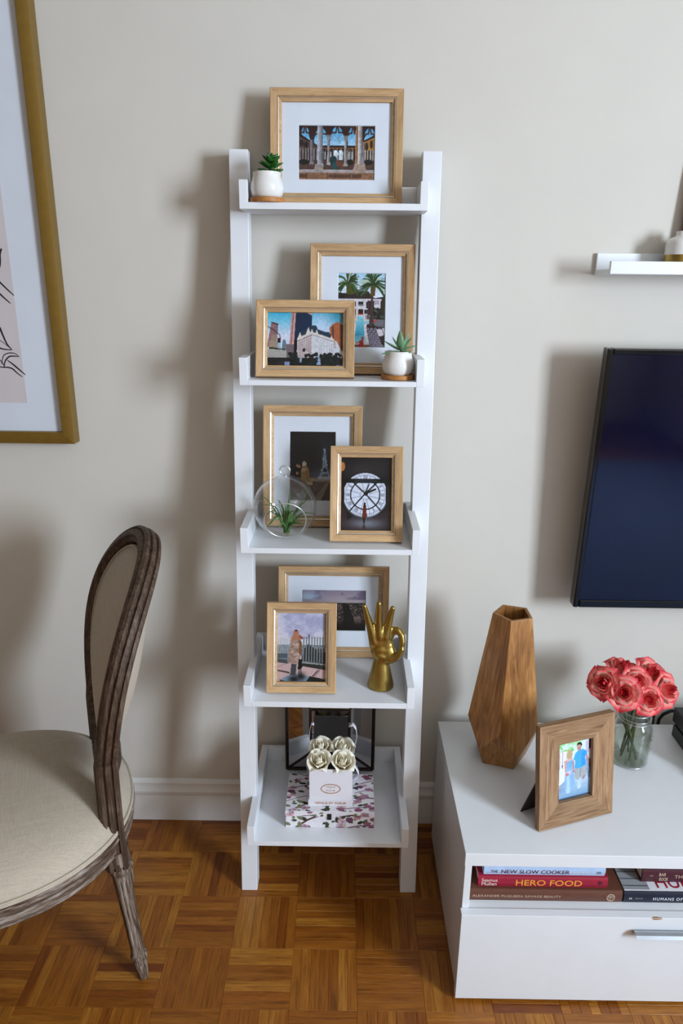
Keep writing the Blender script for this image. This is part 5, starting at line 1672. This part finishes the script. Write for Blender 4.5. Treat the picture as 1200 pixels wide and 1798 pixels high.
MB().box(-.1145, -.062, .002, .184, .0307, .0310).build('cover_photo', M['greyprint'], hb)
for k in range(9):
    MB().box(-.1135, -.064, .010 + k * .018, .0135 + k * .018, .03105, .0312).build('cover_line', paint('grey_line', S(96, 98, 104), .5, .1, 200), hb)
text('cover_lettering', 'HUMANS', paint('crimson_ink', S(150, 26, 46), .5, .03, 100), hb, .150, (.030, .022, .0308), rot=(0, 0, 0), height=.030, bold=.01)
bb = book('maroon cocktail book lying on the city portraits book', .6180, .8000, -.4640, .15, SHZ + .0314, .0330, (70, 26, 38),
     [('BAR', .225, .66, .014, .0080, (214, 190, 160), {}), ('BOOK', .245, .30, .018, .0080, (214, 190, 160), {}), ('THE', .10, .55, .007, .0030, (190, 160, 140), {}), ('THE BAR', .5, .5, .05, .008, (196, 170, 146), {})])

# ------------------------------------------------------------------ faceted wooden vase
vz = thing('wooden_vase', 'tall faceted brown wooden vase on the white cabinet', 'vase', (.376, -.196, HC))
VT, VW, VB = .0455, .0835, .0600
a_edge = rad(252)          # angle of the upper edge that faces the camera
def vp(r, a, z):
    return Vector((r * math.cos(a), r * math.sin(a), z))
st = 2 * PI / 5
Tp = [vp(VT, a_edge + i * st, .3680) for i in range(5)]
Ti = [vp(VT - .0085, a_edge + i * st, .3680) for i in range(5)]
Td = [vp(VT - .0060, a_edge + i * st, .2500) for i in range(5)]
Wp = [vp(VW, a_edge + i * st, .1060) for i in range(5)]
# lower point of each upper face: lies in the plane of that face
Vp, Bp = [], []
for i in range(5):
    am = a_edge + (i + .5) * st
    # the face plane: through mid of top edge and mid of W edge
    rt, rw = VT * math.cos(st / 2), VW * math.cos(st / 2)
    zv = .0420
    rv = rw + (rw - rt) * (.1060 - zv) / (.3680 - .1060)
    Vp.append(vp(rv, am, zv)); Bp.append(vp(VB, am, 0))
m = MB()
allv = Tp + Wp + Vp + Bp + Ti + Td
F = []
for i in range(5):
    j = (i + 1) % 5
    F.append((i, j, 5 + j, 10 + i, 5 + i))
    F.append((5 + j, 10 + j, 15 + j, 15 + i, 10 + i))
    F.append((j, i, 20 + i, 20 + j)); F.append((20 + j, 20 + i, 25 + i, 25 + j))
F.append((19, 18, 17, 16, 15)); F.append((25, 26, 27, 28, 29))
me_ = m.add(allv, F)
def vase_wood():
    t = NT('vase_mango_wood')
    v = t.coords((95, 95, 5))
    f = t.noise(v, 1, 5, .6, 1.0)
    g = t.noise(t.coords((9, 9, 5)), 1, 3, .5)
    k = t.math('ADD', t.math('MULTIPLY', f, .55), t.math('MULTIPLY', g, .45))
    at = t.n('ShaderNodeAttribute', attribute_name='facet')
    c = t.ramp(k, [(.30, S(96, 56, 20)), (.46, S(154, 104, 52)), (.6, S(190, 140, 82)), (.75, S(210, 166, 108))])
    c = t.mix(1.0, c, at.outputs['Color'], 'MULTIPLY')
    t.set(base=c, rough=.42, spec=.4)
    t.bump(f, .08, .001)
    return t.m
M['vase'] = vase_wood()
vo = me_.build('vase_body', M['vase'], vz, bevel=.0012)
fa = vo.data.attributes.new('facet', 'FLOAT_COLOR', 'FACE')
rv_ = random.Random(3)
for n_, d in enumerate(fa.data):
    g_ = rv_.uniform(.90, 1.10) if n_ % 4 == 0 else rv_.uniform(.66, .80)      # wood tone varies per facet; darker lower facets also paint in shade
    d.color = (g_, g_ * rv_.uniform(.95, 1.0), g_ * rv_.uniform(.88, 1.0), 1)

# ------------------------------------------------------------------ rustic frame with a couple photo
lean = rad(8.5)
rz_ = math.atan2(.3296, .9441)
rw_, rh_ = .1790, .2260
E_ = Vector((.9441, .3296, 0))
base = Vector((.4024, -.4507, 0)) + E_ * (rw_ / 2)
rth = .0150
rf = thing('framed_photo', 'rustic reclaimed wood frame with a photo of a couple walking', 'picture frame', (base.x, base.y, HC + rth * math.sin(lean) + .0002), (-lean, 0, rz_))
M['rustic'] = wood('reclaimed_wood', [S(92, 66, 46), S(136, 102, 72), S(158, 124, 92), S(178, 148, 114)], (8, 130, 130), 1, .65, .25, .3, rnd=.40, fine=4, dist=1.6)
mitred_rails(rf, rw_, rh_, .048, [(0, 0), (.0485, .0035), (.0485, rth), (0, rth)], M['rustic'])
ow, oh, o0 = rw_ - .094, rh_ - .094, .047
MB().box(-ow / 2, ow / 2, .0100, .0112, o0, o0 + oh).build('glass_pane', M['pane'], rf)
link('photo', print_mesh('photo', ph_couple(), ow + .002, oh + .002), rf, loc=(-ow / 2 - .001, .0128, o0 - .001))
MB().box(-rw_ / 2 + .035, rw_ / 2 - .035, .0140, .0175, .035, rh_ - .035).build('back_panel', M['backing'], rf)
m = MB()
fz = (.066 - rth) * math.sin(lean) / math.cos(lean)
m.add([(-.070, .018, .120), (-.030, .018, .120), (-.052, .066, fz + .0008), (-.092, .062, fz + .0008), (-.070, .021, .120), (-.030, .021, .120), (-.052, .069, fz + .0008), (-.092, .065, fz + .0008)],
      [(0, 1, 2, 3), (7, 6, 5, 4), (0, 4, 5, 1), (1, 5, 6, 2), (2, 6, 7, 3), (3, 7, 4, 0)])
m.build('easel_strut', M['backing'], rf)

# ------------------------------------------------------------------ mason jar of coral roses
JX, JY = .6735, -.2130
jar = thing('mason_jar', 'clear glass mason jar half full of water on the cabinet', 'jar', (JX, JY, HC + .0002))
out = [(.030, 0), (.0365, .0015), (.0405, .006), (.0420, .013), (.0422, .030), (.0420, .085), (.0410, .096), (.0370, .106), (.0335, .110), (.0325, .113), (.0350, .1145), (.0352, .1165), (.0332, .118), (.0334, .121), (.0350, .1225), (.0350, .1245), (.0332, .126), (.0334, .133), (.0342, .136), (.0335, .1375)]
inn = [(.0315, .136), (.0305, .126), (.0305, .112), (.0340, .105), (.0383, .095), (.0394, .085), (.0396, .030), (.0392, .014), (.037, .008), (.030, .0055), (.001, .0050)]
MB().lathe(out + inn, 56).build('jar_body', M['jar'], jar, smooth=50)
for zz, rr_, th_ in ((.1155, .0352, .0009), (.1235, .0352, .0009), (.1368, .0330, .0013)):
    MB().tube([(rr_ * math.cos(a), rr_ * math.sin(a), zz + .0012 * math.sin(a)) for a in np.linspace(0, 2 * PI, 57)[:-1]], th_, 6, closed=True).build('jar_thread', M['rimglass'], jar, smooth=60)
MB().tube([(.0385 * math.cos(a), .0385 * math.sin(a), .0048) for a in np.linspace(0, 2 * PI, 57)[:-1]], .0016, 6, closed=True).build('base_ring', M['rimglass'], jar, smooth=60)
# embossed ornament on the shoulder
for k in range(26):
    rr = random.Random(k)
    a = rad(-62 + rr.uniform(-34, 34)); z = .062 + rr.uniform(-.02, .022)
    c0 = Vector((.0424 * math.cos(a), .0424 * math.sin(a), z))
    d0 = Vector((-math.sin(a) * rr.uniform(-1, 1), math.cos(a) * rr.uniform(-1, 1), rr.uniform(-1, 1))) * .005
    MB().tube([c0 - d0, c0, c0 + d0], [.0004, .0012, .0004], 6).build('embossing', M['jar'], jar, smooth=60)
MB().lathe([(.030, .0052), (.0365, .0085), (.0388, .0145), (.0391, .030), (.0391, .0700), (.0388, .0708), (.0001, .0705)], 48).build('water', M['water'], jar, smooth=50)
jz = HC + .012
RZ = [('coral rose at the far left of the jar bouquet', (.5955, -.215, .5700), (-.62, -.62, .42), 1.06, .2, (JX + .02, JY + .01)),
      ('coral rose at the lower front left of the jar bouquet', (.6260, -.235, .5590), (-.20, -.86, .50), 1.12, 1.1, (JX + .012, JY - .012)),
      ('small coral rose in the centre of the jar bouquet', (.6575, -.215, .5730), (.02, -.75, .66), .98, 2.3, (JX + .004, JY + .016)),
      ('coral rose at the lower front right of the jar bouquet', (.6790, -.232, .5420), (.12, -.90, .42), 1.02, .6, (JX - .006, JY - .018)),
      ('coral rose at the far right of the jar bouquet', (.7220, -.205, .5480), (.55, -.70, .46), 1.16, 1.7, (JX - .02, JY)),
      ('coral rose at the back right of the jar bouquet', (.7000, -.180, .5700), (.22, -.55, .80), 1.08, .9, (JX - .014, JY + .014)),
      ('pale coral rose at the back left of the jar bouquet', (.6430, -.175, .5680), (.12, -.06, 1.0), 1.16, 2.9, (JX + .018, JY + .018))]
for lab, loc, ax, sc, sp, ft in RZ:
    rose('coral', lab, loc, ax, sc, 'coral roses in the mason jar', (ft[0], ft[1], jz), sp)

# ------------------------------------------------------------------ television
tvt = math.atan2(.023, .600)
tv = thing('television', 'wall mounted flat screen television with glossy black bezel', 'television', (.5445, -.0900, .6976), (tvt, 0, 0))
TW, TH = 1.075, .603
m = MB()
bz_, bb_ = .0125, .0190
m.box(0, bz_, -.0, .030, 0, TH); m.box(TW - bz_, TW, 0, .030, 0, TH)
m.box(bz_, TW - bz_, 0, .030, 0, bb_); m.box(bz_, TW - bz_, 0, .030, TH - bz_, TH)
m.build('bezel', M['tvblack'], tv, bevel=.003, seg=3)
def screen():
    t = NT('tv_screen_glass')
    t.set(base=t.ramp(t.noise(t.coords(), 3, 2), [(.3, S(5, 9, 30)), (.7, S(8, 13, 40))]), rough=.07, spec=.5)
    return t.m
MB().box(bz_ - .001, TW - bz_ + .001, .0035, .0100, bb_ - .001, TH - bz_ + .001).build('screen', screen(), tv)
MB().box(.03, TW - .03, .0305, .058, .06, TH - .08).build('rear_housing', M['matteblack'], tv, bevel=.006)
# bracket to the wall
MB().box(TW / 2 - .2, TW / 2 + .2, .0585, .0800, .22, .42).build('wall_bracket', M['darkmetal'], tv)

# ------------------------------------------------------------------ picture ledge with a vase and a frame
led = thing('picture_ledge', 'white picture ledge mounted high on the wall at right', 'shelf', (.5345, 0, 1.4470))
LW = 1.10
MB().box(0, LW, -.0100, -.0002, 0, .0445).build('back_board', M['white'], led, bevel=.0008)
MB().box(0, LW, -.0880, -.0100, .0005, .0105).build('ledge_board', M['white'], led, bevel=.0008)
MB().box(0, LW, -.0990, -.0880, .0005, .0255).build('front_lip', M['white'], led, bevel=.0008)
zl = 1.447 + .0107
bv = thing('bud_vase', 'small white ceramic bud vase dipped in gold on the ledge', 'vase', (.6935, -.0500, zl))
pv_ = [(.026, 0), (.0300, .0015), (.0315, .006), (.0315, .0300)]
pw = [(.0316, .0300), (.0316, .0510), (.0305, .0560), (.0250, .0615), (.0170, .0650), (.0140, .0675), (.0138, .0730), (.0150, .0755), (.0140, .0760), (.0115, .0740), (.0110, .0680), (.0005, .0660)]
MB().lathe(pv_, 44).build('gold_base', M['brass'], bv, smooth=40)
MB().lathe(pw, 44).build('white_body', M['ceramic'], bv, smooth=40)
M['rosewood'] = wood('rosewood', [S(96, 46, 40), S(134, 74, 62)], (8, 90, 90), 1, .5)
lf_ = thing('framed_picture', 'tall reddish wooden picture frame standing on the ledge behind the vase', 'picture frame', (.8560, -.0300, zl + .002), (rad(-4), 0, 0))
mitred_rails(lf_, .300, .235, .02, [(0, 0), (.018, .001), (.018, .012), (0, .012)], M['rosewood'])
MB().box(-.14, .14, .006, .010, .01, .225).build('mat_board', M['mat'], lf_)

# ------------------------------------------------------------------ dark device with cables on the cabinet
dv = thing('media_box', 'black media box on the cabinet at the right edge', 'media box', (.92, -.200, HC + .0002))
MB().box(-.101, .150, -.120, .090, 0, .0300).build('lower_case', M['matteblack'], dv, bevel=.002)
MB().box(-.097, .150, -.090, .106, .0302, .0690).build('upper_case', M['matteblack'], dv, bevel=.003)
M['cable'] = paint('black_cable', S(12, 11, 12), .5, .1, 80)
tag(MB().tube([(.770, -.012, .47), (.790, -.030, .43), (.8015, -.045, .390), (.8005, -.045, .366), (.800, -.045, .30), (.80, -.045, .10), (.80, -.045, .02)], .0042, 8).build('power_cable', M['cable'], smooth=60), 'black cable dropping behind the cabinet next to the rose jar', 'cable')
tag(MB().tube([(.850, -.093, HC + .050), (.843, -.078, HC + .048), (.832, -.062, HC + .036), (.822, -.050, HC + .018), (.816, -.045, HC + .0), (.814, -.045, HC - .06), (.814, -.045, .10), (.814, -.045, .02)], .0042, 8).build('signal_cable', M['cable'], smooth=60), 'black cable running from the media box down behind the cabinet', 'cable')
